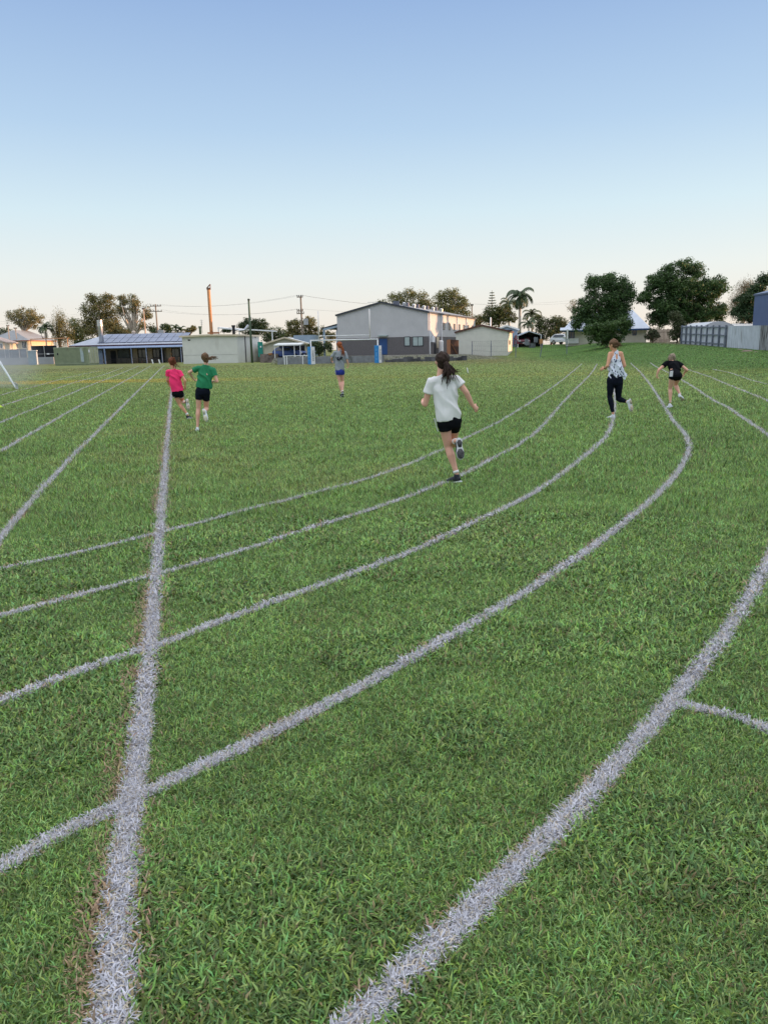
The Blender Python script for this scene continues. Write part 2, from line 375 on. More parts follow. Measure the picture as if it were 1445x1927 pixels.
for li, (nm, wd, P) in enumerate(LINES):
    for i in range(len(P) - 1):
        a, b_ = P[i], P[i + 1]
        if min(a[1], b_[1]) > 76: continue
        lo, hi = np.searchsorted(Y, [min(a[1], b_[1]) - .2, max(a[1], b_[1]) + .2])
        if hi <= lo: continue
        s = b_ - a; L2 = s @ s
        if L2 < 1e-9: continue
        sub = np.arange(lo, hi); xx = X[sub]; ok = (xx > min(a[0], b_[0]) - .2) & (xx < max(a[0], b_[0]) + .2); sub = sub[ok]
        if not len(sub): continue
        dx = X[sub] - a[0]; dy = Y[sub] - a[1]; t = np.clip((dx * s[0] + dy * s[1]) / L2, 0, 1)
        ex = dx - s[0] * t; ey = dy - s[1] * t; d = np.hypot(ex, ey); sd_ = np.sign(s[0] * ey - s[1] * ex) * d   # + = left of travel
        jit = (vnoise(X[sub], Y[sub], .05, 11) - .5) * .020 + (vnoise(X[sub], Y[sub], .35, 12) - .5) * .010 + (RNG.random(len(sub)) - .5) * .010
        e = d + jit
        ins = ((e < wd / 2) | (EX[sub] & (d < wd * .5) & (vnoise(X[sub], Y[sub], .045, 71) > .14))) & (e < best[sub]) & (EX[sub] | (RNG.random(len(sub)) < .80 + .18 * (vnoise(X[sub], Y[sub], .12, 61) > .25)))
        owner[sub[ins]] = li; best[sub[ins]] = e[ins]
        # scorched turf beside the paint
        wside = .10 if nm == 'L0' else .045
        amt = (vnoise(X[sub], Y[sub], .22, 13 + li) - (.20 if nm == 'L0' else .50)) * 2.6
        side = (sd_ > 0) if nm in ('L0', 'R4', 'R5', 'R3', 'R2', 'R1') else np.ones(len(sub), bool)
        prox = np.clip(1 - (np.abs(d) - wd / 2) / wside, 0, 1) * np.where(side, 1, .35)
        tan_[sub] = np.maximum(tan_[sub], np.clip(amt, 0, 1) * prox)
dist = np.hypot(X, Y)
tint = turf(X, Y) * (1.18 + .1 * ss(8, 30, Y))[:, None]  # far blades brightened too, painting in their lighter tips
hue = RNG.random(N); val = .38 + 1.35 * RNG.random(N) ** 1.6
clump = vnoise(X, Y, .10, 21); clump2 = vnoise(X, Y, .28, 22)
tint *= (val * (.76 + .33 * clump + .20 * clump2))[:, None]
tint[:, 0] *= .75 + .6 * hue; tint[:, 2] *= .7 + .8 * RNG.random(N)
dead = RNG.random(N) < (.03 + .08 * ss(.6, .85, vnoise(X, Y, .17, 23)))
tint[dead] = np.array([.27, .22, .11]) * (.5 + .9 * RNG.random(dead.sum()))[:, None]
tn = RNG.random(N) < tan_ * .9
tint[tn] = np.stack([.42 + .1 * RNG.random(tn.sum()), .30 + .08 * RNG.random(tn.sum()), .19 + .06 * RNG.random(tn.sum())], 1) * (.5 + .7 * RNG.random(tn.sum()))[:, None]
pw = owner >= 0
white = np.array([.60, .60, .67])[None] * (.50 + .62 * RNG.random(pw.sum()))[:, None]
cream = RNG.random(pw.sum()) < .22; white[cream] = np.array([.52, .46, .38])[None] * (.6 + .6 * RNG.random(cream.sum()))[:, None]
tint[pw] = white
ang = RNG.random(N) * 2 * math.pi + vnoise(X, Y, .5, 31) * 3
broad = (vnoise(X, Y, .45, 33) > .52)
ln = (.021 + .026 * RNG.random(N)) * np.where(broad, 1.1, .88)
wd_ = (.0028 + .0024 * RNG.random(N)) * np.where(broad, 1.5, .95)
grow = np.maximum(1, dist / 3.0) ** .72; wd_ *= grow; ln *= np.minimum(grow ** .5, 1.7)
ln *= 1 - .35 * ss(25, 70, dist)
ln[pw] *= .85; wd_[pw] *= .72
lean = .35 + .95 * RNG.random(N) + .3 * pw             # radians from upright at the root
bend = .25 + .6 * RNG.random(N)
dx, dy = np.cos(ang), np.sin(ang); sx, sy = -dy, dx
z0 = zf(X, Y)
def pt(f, a_): return None
m_l = .55 * ln; t_l = .45 * ln
mx_ = X + dx * np.sin(lean) * m_l; my_ = Y + dy * np.sin(lean) * m_l; mz_ = z0 + np.cos(lean) * m_l
lean = np.where(pw, np.minimum(lean, 1.25), lean); m_l = .55 * ln; mx_ = X + dx * np.sin(lean) * m_l; my_ = Y + dy * np.sin(lean) * m_l; z0 = z0 + .006 * pw; mz_ = z0 + np.cos(lean) * m_l
l2 = np.minimum(lean + bend, np.where(pw, 1.5, 1.75))
tx_ = mx_ + dx * np.sin(l2) * t_l; ty_ = my_ + dy * np.sin(l2) * t_l; tz_ = mz_ + np.cos(l2) * t_l
def blades(sel, name, matr, hi):
    k = len(sel); s = sel; w2 = wd_[s] / 2
    if hi:
        v = np.stack([np.stack([X[s] - sx[s] * w2 * .7, Y[s] - sy[s] * w2 * .7, z0[s] - .004], 1), np.stack([X[s] + sx[s] * w2 * .7, Y[s] + sy[s] * w2 * .7, z0[s] - .004], 1),
                      np.stack([mx_[s] + sx[s] * w2, my_[s] + sy[s] * w2, mz_[s]], 1), np.stack([mx_[s] - sx[s] * w2, my_[s] - sy[s] * w2, mz_[s]], 1),
                      np.stack([tx_[s], ty_[s], tz_[s]], 1)], 1).reshape(-1, 3)
        b5 = np.arange(k)[:, None] * 5; idx = np.concatenate([b5, b5 + 1, b5 + 2, b5 + 3, b5 + 3, b5 + 2, b5 + 4], 1).reshape(-1)
        ps = np.tile([4, 3], k); tt = np.repeat(tint[s], 5, 0)
        tt = tt.reshape(k, 5, 3); tt = tt.reshape(-1, 3)
    else:
        v = np.stack([np.stack([X[s] - sx[s] * w2, Y[s] - sy[s] * w2, z0[s]], 1), np.stack([X[s] + sx[s] * w2, Y[s] + sy[s] * w2, z0[s]], 1),
                      np.stack([tx_[s], ty_[s], tz_[s] + .2 * ln[s]], 1)], 1).reshape(-1, 3)
        idx = np.arange(3 * k); ps = 3; tt = np.repeat(tint[s], 3, 0)
    return v, ps, idx, tt
def cat2(A, B):
    v = np.concatenate([A[0], B[0]]); k = len(A[0]); ps = np.concatenate([A[1] if not isinstance(A[1], int) else np.full(len(A[2]) // A[1], A[1]), B[1] if not isinstance(B[1], int) else np.full(len(B[2]) // B[1], B[1])])
    return v, ps, np.concatenate([A[2], B[2] + k]), np.concatenate([A[3], B[3]])
near = dist < 7
A = blades(np.where(~pw & near)[0], '', None, True); B = blades(np.where(~pw & ~near)[0], '', None, False)
v, ps, idx, tt = cat2(A, B)
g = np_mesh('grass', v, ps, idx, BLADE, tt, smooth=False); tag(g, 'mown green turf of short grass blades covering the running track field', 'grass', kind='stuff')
for li, (nm, wd, P) in enumerate(LINES):
    sheet = []; seg = np.gradient(P, axis=0); L = np.linalg.norm(seg, axis=1); nr = np.stack([-seg[:, 1], seg[:, 0]], 1) / np.maximum(L, 1e-6)[:, None]
    far = ss(40, 80, P[:, 1]); lift = .003 + li * .0003 + .02 * far
    jl = 1 + .3 * (vnoise(P[:, 0], P[:, 1], .3, 51) - .5); jr = 1 + .3 * (vnoise(P[:, 0], P[:, 1], .3, 52) - .5)
    hw = wd / 2 * (.72 + .6 * far)
    a = P + nr * (hw * jl)[:, None]; c = P - nr * (hw * jr)[:, None]
    k = len(P); v = np.empty((2 * k, 3)); v[0::2, :2] = a; v[1::2, :2] = c
    v[0::2, 2] = zf(a[:, 0], a[:, 1]) + lift; v[1::2, 2] = zf(c[:, 0], c[:, 1]) + lift
    i2 = np.arange(k - 1)[:, None] * 2; idx = np.concatenate([i2, i2 + 1, i2 + 3, i2 + 2], 1).reshape(-1)
    tt0 = np.tile(np.array([[.24, .25, .24]]) , (2 * k, 1)) * (.75 + .3 * vnoise(v[:, 0], v[:, 1], .2, 53))[:, None]
    tt0 = lerp(tt0, np.array([.45, .50, .42]), ss(25, 70, v[:, 1]) * .5)
    S = (v, np.full(k - 1, 4), idx, tt0)
    s = np.where(owner == li)[0]; nr_ = s[near[s]]; fr_ = s[~near[s]]
    if len(nr_): S = cat2(S, blades(nr_, '', None, True))
    if len(fr_): S = cat2(S, blades(fr_, '', None, False))
    g = np_mesh('white_line', S[0], S[1], S[2], PAINTB, S[3], smooth=False); tag(g, kind='structure')
print('blades', N)

# ------------------------------------------------------------------ people
SKIN1 = mat('skin', (.70, .38, .29), .55, .08, 12, spec=.3); SKIN2 = mat('skin_tan', (.66, .33, .215), .55, .08, 12, spec=.35)
HAIRD = mat('hair_dark', (.035, .022, .018), .65, .5, 30, aniso=(3, 3, .5), spec=.12); HAIRB = mat('hair_brown', (.13, .075, .045), .65, .45, 30, aniso=(3, 3, .5), spec=.12)
HAIRR = mat('hair_red', (.26, .075, .03), .65, .4, 30, aniso=(3, 3, .5), spec=.12); HAIRL = mat('hair_light', (.24, .16, .09), .65, .4, 30, aniso=(3, 3, .5), spec=.12)
HAIRG = mat('hair_ash', (.25, .20, .15), .65, .4, 30, aniso=(3, 3, .5), spec=.12)
EYE = mat('eye', (.05, .04, .035), .2, .1); LIP = mat('lip', (.42, .16, .14), .5, .1)
WSOCK = mat('white_sock', (.75, .75, .76), .9, .05); BLACKF = mat('black_fabric', (.006, .0065, .009), .9, .3, 8, bump=.2, bscale=200, spec=.08)
NAVYF = mat('navy_fabric', (.006, .008, .017), .85, .3, 8, spec=.1)
SHOEB = mat('black_shoe', (.018, .02, .03), .6, .3, 30); SHOEW = mat('white_shoe', (.62, .64, .70), .6, .12, 20); SOLEW = mat('white_sole', (.58, .58, .62), .6, .1, 20)
SOLEB = mat('dark_sole', (.06, .06, .065), .7, .5, 40); SOLET = mat('tan_sole', (.42, .36, .28), .7, .3, 40); SOLEC = mat('cream_sole', (.58, .54, .42), .7, .2, 40)

def vn(c, s, seed=0): return noise.noise(Vector((c[0] * s + seed, c[1] * s, c[2] * s)))

def person(label, Y0, J, k, skin, hair, hairspec, top, bottom, shoes, face_yaw, extra=None, group='runners on the grass track'):
    P = {}
    for n_, v in J.items():
        dy = v[2] if len(v) > 2 else 0
        P[n_] = W(v[0], v[1], Y0 + dy)
    base = Vector((sum(P['toe' + s].x for s in 'LR') / 2, Y0, 0)); st = min((P['toe' + s] for s in 'LR'), key=lambda p: p.z); base.x = st.x
    shd = (P['shR'] - P['shL']); side = shd.normalized(); up = (P['neck'] - (P['hipL'] + P['hipR']) / 2).normalized()
    front = up.cross(side).normalized()              # away from the camera side
    if front.y < 0: front = -front
    hipM = (P['hipL'] + P['hipR']) / 2; hs = (P['hipR'] - P['hipL']).normalized()
    shM = (P['shL'] + P['shR']) / 2; SW = shd.length / 2; HW = (P['hipR'] - P['hipL']).length / 2
    b = MB(); ff = front * .01 * k
    waist = hipM.lerp(shM, .42); chest = hipM.lerp(shM, .78)
    b.tube([hipM - up * .05 * k, hipM, hipM.lerp(shM, .2), waist, chest, shM - up * .01 * k, shM.lerp(P['neck'], .5), P['neck'] - up * .01 * k], [(HW + .02 * k, .06 * k), (HW + .06 * k, .092 * k), (HW + .055 * k, .095 * k), (HW + .03 * k, .08 * k), (SW * .86, .10 * k), (SW * .85, .07 * k), (SW * .50, .055 * k), (.05 * k, .048 * k)], 16, side)
    hc = P['head']; yaw = R(face_yaw)
    fd = (Vector((math.sin(yaw), math.cos(yaw), 0))); hu = (hc - P['neck']).normalized() * .5 + Vector((0, 0, .5)); hu.normalize()
    fd = (fd - hu * fd.dot(hu)).normalized(); fs = fd.cross(hu).normalized(); HM = Matrix((fs, fd, hu)).transposed()
    hk = k * 1.02
    b.cap(P['neck'] - up * .03 * k, hc - hu * .06 * k - fd * .01, .052 * k, .048 * k)
    b.ell(hc + hu * .015 * hk - fd * .008 * hk, (.073 * hk, .092 * hk, .088 * hk), HM)
    b.ell(hc - hu * .035 * hk + fd * .02 * hk, (.056 * hk, .066 * hk, .078 * hk), HM)
    b.ell(hc - hu * .095 * hk + fd * .055 * hk, (.028 * hk, .026 * hk, .022 * hk), HM)
    b.cap(hc + hu * .01 * hk + fd * .085 * hk, hc - hu * .03 * hk + fd * .10 * hk, .009 * hk, .014 * hk, 8)
    for s in (-1, 1): b.ell(hc - hu * .012 * hk + fs * s * .073 * hk - fd * .005 * hk, (.010 * hk, .02 * hk, .032 * hk), HM)
    for s_, sg in (('L', -1), ('R', 1)):
        sh, eb, wr, hd = P['sh' + s_], P['el' + s_], P['wr' + s_], P['hand' + s_]
        sh = sh - side * sg * .01 * k
        b.cap(shM + side * sg * SW * .35 + up * .0, sh, .05 * k, .047 * k)
        b.cap(sh, sh.lerp(eb, .45), .047 * k, .041 * k); b.cap(sh.lerp(eb, .45), eb, .041 * k, .034 * k)
        b.cap(eb, eb.lerp(wr, .35), .034 * k, .034 * k); b.cap(eb.lerp(wr, .35), wr, .034 * k, .022 * k)
        # hand: palm, four curled fingers, thumb
        hdv = (hd - wr); hl = max(hdv.length, .07 * k); hdv = hdv.normalized(); pn = front - hdv * front.dot(hdv)
        pn = (Vector((-sg, 0, 0)) * .8 + front * .6); pn = (pn - hdv * pn.dot(hdv)).normalized(); pw_ = hdv.cross(pn).normalized()
        pc = wr + hdv * .045 * k; PM = Matrix((pw_, pn, hdv)).transposed()
        b.ell(pc, (.036 * k, .017 * k, .048 * k), PM)
        for q_, (off, fl) in enumerate(((-.027, .062), (-.009, .072), (.009, .068), (.027, .052))):
            r_ = .0088 * k; a0 = pc + pw_ * off * k + hdv * .034 * k
            a1 = a0 + (hdv * .8 + pn * .5).normalized() * fl * .48 * k; a2 = a1 + (hdv * -.1 + pn * 1).normalized() * fl * .36 * k; a3 = a2 + (hdv * -.9 + pn * .35).normalized() * fl * .26 * k
            b.cap(a0, a1, r_, r_ * .95, 8); b.cap(a1, a2, r_ * .95, r_ * .88, 8); b.cap(a2, a3, r_ * .88, r_ * .75, 8)
        ts = 1 if pw_.dot(front) > 0 else -1
        t0 = pc - hdv * .02 * k + pw_ * ts * .03 * k; t1 = t0 + (hdv * .7 + pw_ * ts * .6 + pn * .4).normalized() * .034 * k; t2 = t1 + (hdv * .8 + pn * .6).normalized() * .028 * k
        b.cap(t0, t1, .0115 * k, .010 * k, 8); b.cap(t1, t2, .010 * k, .0085 * k, 8)
        hp, kn, an = P['hip' + s_], P['kn' + s_], P['an' + s_]
        lf = bottom.get('limb', 1)
        b.cap(hp, hp.lerp(kn, .5), .083 * k * lf, .066 * k * lf); b.cap(hp.lerp(kn, .5), kn, .066 * k * lf, .048 * k * lf)
        cb = kn.lerp(an, .3) - front * .012 * k if abs((kn - an).normalized().z) > .5 else kn.lerp(an, .3)
        b.cap(kn, cb, .047 * k, .053 * k); b.cap(cb, kn.lerp(an, .7), .052 * k, .035 * k); b.cap(kn.lerp(an, .7), an, .035 * k, .028 * k)
    body = b.remesh('person', skin, .0075 if Y0 < 12 else .009, None, base, 5)
    tag(body, label, 'person', group)
    for s in (-1, 1):
        MB().ell(hc + hu * .012 * hk + fs * s * .029 * hk + fd * .078 * hk, (.012 * hk, .008 * hk, .008 * hk), HM, 10, 6).build('eye', EYE, body, smooth=True)
    MB().ell(hc - hu * .062 * hk + fd * .083 * hk, (.022 * hk, .008 * hk, .006 * hk), HM, 10, 6).build('mouth', LIP, body, smooth=True)
    # hair
    h = MB(); h.ell(hc + hu * .028 * hk - fd * .016 * hk, (.083 * hk, .096 * hk, .088 * hk), HM, 18, 12); h.ell(hc - hu * .02 * hk - fd * .038 * hk, (.066 * hk, .058 * hk, .072 * hk), HM)
    if hairspec.get('bun'): bp_ = W(*hairspec['bun'][:2], Y0 - .06); h.ell(bp_, [hairspec['bun'][2]] * 3)
    hr = h.remesh('hair', hair, .008, body, None, 2, lambda c: .004 * math.sin(60 * (c - hc).dot(fs) + 6 * vn(c, 14)) + .006 * vn(c, 30))
    for path, r_, cnt, spread in hairspec['tails']:
        strands = MB()
        pts = [W(p[0], p[1], Y0 - .10 * k + (p[2] if len(p) > 2 else 0)) for p in path]
        for c_ in range(cnt):
            jo = Vector([random.uniform(-1, 1) for _ in range(3)]); j2 = Vector([random.uniform(-1, 1) for _ in range(3)])
            ln_ = random.uniform(.72, 1.08); Q = []; Rr = []
            for i, p in enumerate(pts):
                t = i / (len(pts) - 1); q_ = pts[0] + (p - pts[0]) * ln_ if t > .4 else p
                Q.append(q_ + jo * r_ * .5 + (jo * .6 + j2 * .6) * spread * t ** 1.2 + Vector((noise.noise(q_ * 9 + jo), 0, noise.noise(q_ * 9 - jo))) * spread * .5 * t)
                Rr.append(r_ * (.45 + .35 * math.sin(math.pi * min(1, t * 1.4 + .15))) * (1 - t * .85))
            # smooth the strand
            S_ = spline([tuple(v) for v in Q], .012) if len(Q) > 2 else np.array([tuple(v) for v in Q])
            rr = np.interp(np.linspace(0, 1, len(S_)), np.linspace(0, 1, len(Rr)), Rr)
            strands.tube([Vector(v) for v in S_], [max(.0012, float(v)) for v in rr], 6)
        strands.build(hairspec.get('tailname', 'ponytail'), hair, hr, smooth=True)
    if hairspec.get('tie'):
        tp = W(*hairspec['tie'], Y0 - .10 * k); MB().ell(tp, (.022 * k, .022 * k, .02 * k)).build('hair_tie', BLACKF, hr, smooth=True)
    # upper garment
    t = MB(); m_ = top.get('m', .02) * k; hem = [W(*p, Y0) for p in top['hem']]          # left and right end of the hem
    hemc = (hem[0] + hem[1]) / 2; hemd = (hem[1] - hem[0]); hw = hemd.length / 2; hdx = hemd.normalized()
    hemc = hemc + front * .0
    t.tube([hemc, hemc.lerp(chest, .3), hemc.lerp(chest, .7), chest, shM - up * .015 * k, shM.lerp(P['neck'], .5) + up * .004 * k, P['neck'] - up * .012 * k],
           [(hw, max(.115 * k, hw * .62)), (hw * .97, .118 * k), ((hw * .45 + SW * .5), .112 * k), (SW * .90 + m_ * .5, .108 * k + m_ * .3), (SW * .84, .076 * k + m_ * .4), (SW * .56, .066 * k + m_ * .2), (.066 * k, .060 * k)], 20, hdx.lerp(side, .5))
    if top.get('sleeve', 0) > 0:
        for s_, sg in (('L', -1), ('R', 1)):
            sh, eb = P['sh' + s_] - side * sg * .012 * k, P['el' + s_]; e = sh.lerp(eb, top['sleeve'])
            t.cap(shM + side * sg * SW * .3, sh, .062 * k, .058 * k)
            t.tube([sh, sh.lerp(e, .5), e], [.060 * k, .062 * k, .060 * k * top.get('flare', 1.1)], 14)
    ax = (side * .8 + up * .6)
    wr_ = lambda c: .036 * k * (.5 - abs(math.sin(21 / k * (c - hemc).dot(side * .75 + up * .60) + 2.2 * vn(c, 4))) ** .7) * min(1, max(0, (shM - c).dot(up) / .12)) * (.5 + vn(c, 3, 5)) + .009 * k * vn(c, 7) + .0035 * k * math.sin(70 / k * (c - hemc).dot(side * .9 + up * .35) + 5 * vn(c, 6)) * (.5 + vn(c, 4, 9))
    if top.get('tank'):
        tk = t.remesh('tmp', top['mat'], .0085, body, None, 3, wr_); me = tk.data; import bmesh
        bm = bmesh.new(); bm.from_mesh(me); off = origin(body); dele = []
        for f_ in bm.faces:
            c = f_.calc_center_median() + off; u_ = (c - chest).dot(up); s2 = (c - shM).dot(side); hgt = (shM - up * .0 - chest).length
            wlim = SW * (.95 if u_ < -.02 else max(.36, .95 - (u_ + .02) / (hgt + .02) * .62))
            if abs(s2) > wlim and u_ > -.04: dele.append(f_)
            elif (c - shM).dot(front) < 0 and u_ > hgt * .1 and abs(s2) < SW * .17 and u_ < hgt * .95 : dele.append(f_)
        bmesh.ops.delete(bm, geom=dele, context='FACES'); bm.to_mesh(me); bm.free(); tk.name = top['name']; me.name = top['name']
        so_ = tk.modifiers.new('thick', 'SOLIDIFY'); so_.thickness = .003; shirt = tk
    else:
        shirt = t.remesh(top['name'], top['mat'], .0085, body, None, 3, wr_)
    # lower garment
    q = MB(); fr = bottom['len']; em = bottom.get('m', .014) * k
    q.tube([hipM - up * .10 * k, hipM - up * .05 * k, hipM, hipM + up * .09 * k, hipM + up * .15 * k], [(HW + .05 * k, .085 * k), (HW + .075 * k, .108 * k), (HW + .08 * k, .118 * k), (HW + .065 * k, .105 * k), (HW + .05 * k, .09 * k)], 18, side)
    for i_, s_ in enumerate('LR'):
        hp, kn, an = P['hip' + s_], P['kn' + s_], P['an' + s_]; lf = bottom.get('limb', 1)
        if fr <= 1:
            e = hp.lerp(kn, fr if not isinstance(fr, tuple) else fr[i_]); re = (.083 - .034 * fr) * k * lf + em
            q.cap(hp, hp.lerp(e, .4), .086 * k * lf + em * .6, .082 * k * lf + em * .8); q.tube([hp.lerp(e, .2), e], [.083 * k * lf + em * .7, re], 16)
        else:
            e2 = kn.lerp(an, fr - 1); em2 = .006 * k
            q.cap(hp, hp.lerp(kn, .5), .083 * k * lf + em2, .068 * k * lf + em2); q.cap(hp.lerp(kn, .5), kn, .068 * k * lf + em2, .050 * k + em2)
            cb = kn.lerp(an, .3) - front * .012 * k if abs((kn - an).normalized().z) > .5 else kn.lerp(an, .3)
            q.cap(kn, cb, .050 * k + em2, .055 * k + em2); q.tube([cb, kn.lerp(an, .7), e2], [.055 * k + em2, .037 * k + em2, .032 * k + em2], 14)
    low = q.remesh(bottom['name'], bottom['mat'], .0085, body, None, 3, lambda c: .003 * k * vn(c, 9) + .002 * k * math.sin(70 * c.z + 5 * vn(c, 5)))
    # shoes and socks
    for s_ in 'LR':
        sp = shoes[s_] if s_ in shoes else shoes
        an, toe, kn = P['an' + s_], P['toe' + s_], P['kn' + s_]; heel = P['heel' + s_]
        fdv = (toe - heel).normalized(); L_ = max((toe - heel).length, .215 * k); toe = heel + fdv * L_
        uv = (kn - an).normalized(); uv = (uv - fdv * uv.dot(fdv)); uv = uv.normalized() if uv.length > .15 else Vector((0, 0, 1))
        if s_ in sp.get('up', {}): uv = Vector(sp['up'][s_]); uv = (uv - fdv * uv.dot(fdv)).normalized()
        sv = fdv.cross(uv).normalized(); KK = k * 1.1
        u1 = MB(); c0 = heel + uv * .035 * KK
        u1.tube([c0 + fdv * .005, c0 + fdv * .03 * KK, c0 + fdv * L_ * .35, c0 + fdv * L_ * .62 - uv * .006 * KK, c0 + fdv * L_ * .85 - uv * .013 * KK, c0 + fdv * L_ * .99 - uv * .02 * KK],
                [(.018 * KK, .018 * KK), (.033 * KK, .034 * KK), (.036 * KK, .036 * KK), (.044 * KK, .028 * KK), (.040 * KK, .02 * KK), (.016 * KK, .008 * KK)], 14, sv)
        u1.cap(c0 + fdv * .045 * KK, c0 + fdv * .045 * KK + uv * .035 * KK, .036 * KK, .033 * KK)
        sh_ = u1.remesh('shoe', sp['mat'], .005, body, None, 2)
        so_ = MB(); c1 = heel + uv * .004 * KK
        so_.tube([c1 - fdv * .012 * KK, c1 + fdv * .03 * KK, c1 + fdv * L_ * .4, c1 + fdv * L_ * .7, c1 + fdv * L_ * .92, c1 + fdv * L_ * 1.04 + uv * .008 * KK],
                 [(.018 * KK, .010 * KK), (.036 * KK, .015 * KK), (.032 * KK, .014 * KK), (.047 * KK, .013 * KK), (.040 * KK, .012 * KK), (.014 * KK, .006 * KK)], 14, sv)
        sl_ = so_.remesh('sole', sp['side'], .005, sh_, None, 1)
        if sp.get('tread'):
            tr = MB(); c2 = heel - uv * .009 * KK
            tr.tube([c2 + fdv * .012 * KK, c2 + fdv * .04 * KK, c2 + fdv * L_ * .42], [(.014 * KK, .006), (.031 * KK, .006), (.018 * KK, .005)], 10, sv)
            tr.tube([c2 + fdv * L_ * .5, c2 + fdv * L_ * .68, c2 + fdv * L_ * .9, c2 + fdv * L_ * .99], [(.018 * KK, .005), (.042 * KK, .006), (.036 * KK, .006), (.014 * KK, .004)], 10, sv)
            tr.build('tread', sp['tread'], sh_, smooth=True)
        if sp.get('sock'): MB().tube([an + (kn - an).normalized() * .012 * k, an.lerp(kn, sp['sock'])], [.036 * k, .037 * k], 14).build('sock', WSOCK, body, smooth=True)
    return body, P, dict(front=front, side=side, up=up, hipM=hipM, shM=shM, SW=SW, HW=HW, shirt=shirt, low=low, k=k, chest=chest)

def crop(ox, oy, sc):
    return lambda u, v, dy=0: (ox + u / sc, oy + v / sc, dy)
def depth_of(px, py): return G(px, py).y

# girl in the white shirt, nearest
c = crop(760, 650, 7.139); Yd = depth_of(857, 909)
J = dict(head=c(512, 212), neck=c(490, 372), shL=c(352, 492), shR=c(712, 456), elL=c(285, 790, .04), wrL=c(248, 765, .24), handL=c(244, 745, .32),
         elR=c(835, 630, -.02), wrR=c(925, 815, .03), handR=c(1000, 862, .08), hipL=c(540, 1010), hipR=c(672, 1000, .03),
         knL=c(592, 1360, .06), anL=c(708, 1725, 0), heelL=c(762, 1835, -.03), toeL=c(590, 1842, .08),
         knR=c(655, 1330, .30), anR=c(690, 1285, -.06), heelR=c(737, 1255, -.13), toeR=c(765, 1525, -.18))
WHITEF = mat('white_shirt_fabric', (.72, .71, .73), .85, .05, 6, bump=.15, bscale=150)
gw = person('girl in white t-shirt and black shorts, dark ponytail flying, nearest of the runners', Yd, J, .93, SKIN1, HAIRD,
    dict(tails=[([c(555, 235), c(585, 300), c(600, 380), c(580, 490)], .026, 34, .062), ([c(560, 240), c(610, 290), c(650, 340), c(690, 400)], .022, 26, .05), ([c(565, 245), c(620, 300), c(670, 345), c(735, 335)], .017, 14, .035), ([c(555, 240), c(600, 300), c(640, 310), c(662, 268)], .009, 6, .02), ([c(550, 260), c(530, 340), c(515, 400), c(530, 460)], .008, 6, .015)], tie=c(562, 243)[:2]),
    dict(name='t_shirt', mat=WHITEF, hem=[c(428, 1010)[:2], c(762, 1010)[:2]], sleeve=.50, flare=1.12, m=.02),
    dict(name='shorts', mat=BLACKF, len=.36, m=.014), dict(mat=SHOEB, side=SOLEW, tread=SOLEB, sock=.12, up={'R': (-.15, 1, .15)}), -8)
body, P, D = gw
for s_ in 'L':   # white side stripes on the shorts
    hp, kn = P['hipL'], P['knL']
    st = MB()
    for o2 in (0, .022):
        a = hp - D['side'] * (.115 * D['k']) - D['front'] * (.035 + o2) + D['up'] * .04; b_ = hp.lerp(kn, .36) - D['side'] * (.098 * D['k']) - D['front'] * (.03 + o2)
        st.bar(a, b_, .009, .006)
    st.build('side_stripe', SOLEW, D['low'])

# girl in the green shirt
c = crop(280, 650, 9.03); Yd = depth_of(371, 812)
J = dict(head=c(968, 215), neck=c(985, 320), shL=c(838, 385), shR=c(1105, 420), elL=c(688, 458, .02), wrL=c(752, 555, .12), handL=c(790, 598, .16),
         elR=c(1165, 610, -.03), wrR=c(1095, 612, .16), handR=c(1060, 600, .24), hipL=c(862, 780), hipR=c(978, 785),
         knL=c(846, 1075, .05), anL=c(832, 1395, 0), heelL=c(835, 1465, -.06), toeL=c(805, 1478, .12),
         knR=c(985, 1085, .20), anR=c(960, 1110, -.16), heelR=c(930, 1085, -.22), toeR=c(985, 1290, -.25))
GREENF = mat('green_shirt_fabric', (.02, .20, .09), .8, .12, 6, bump=.15, bscale=150)
gg = person('girl in green t-shirt and black shorts running away with hair blown to the right', Yd, J, .88, SKIN1, HAIRB,
    dict(tails=[([c(1020, 225), c(1070, 200), c(1120, 195), c(1180, 208)], .018, 18, .035), ([c(1015, 240), c(1060, 235), c(1110, 225), c(1150, 235)], .014, 8, .03), ([c(1000, 255), c(1000, 280), c(990, 300)], .02, 6, .015)], tailname='loose_hair'),
    dict(name='t_shirt', mat=GREENF, hem=[c(800, 715)[:2], c(1085, 738)[:2]], sleeve=.55, flare=1.15, m=.02),
    dict(name='shorts', mat=NAVYF, len=.47, m=.008), dict(mat=SHOEW, side=SHOEW, tread=SOLEC, up={'R': (.1, 1, .1)}), 5)

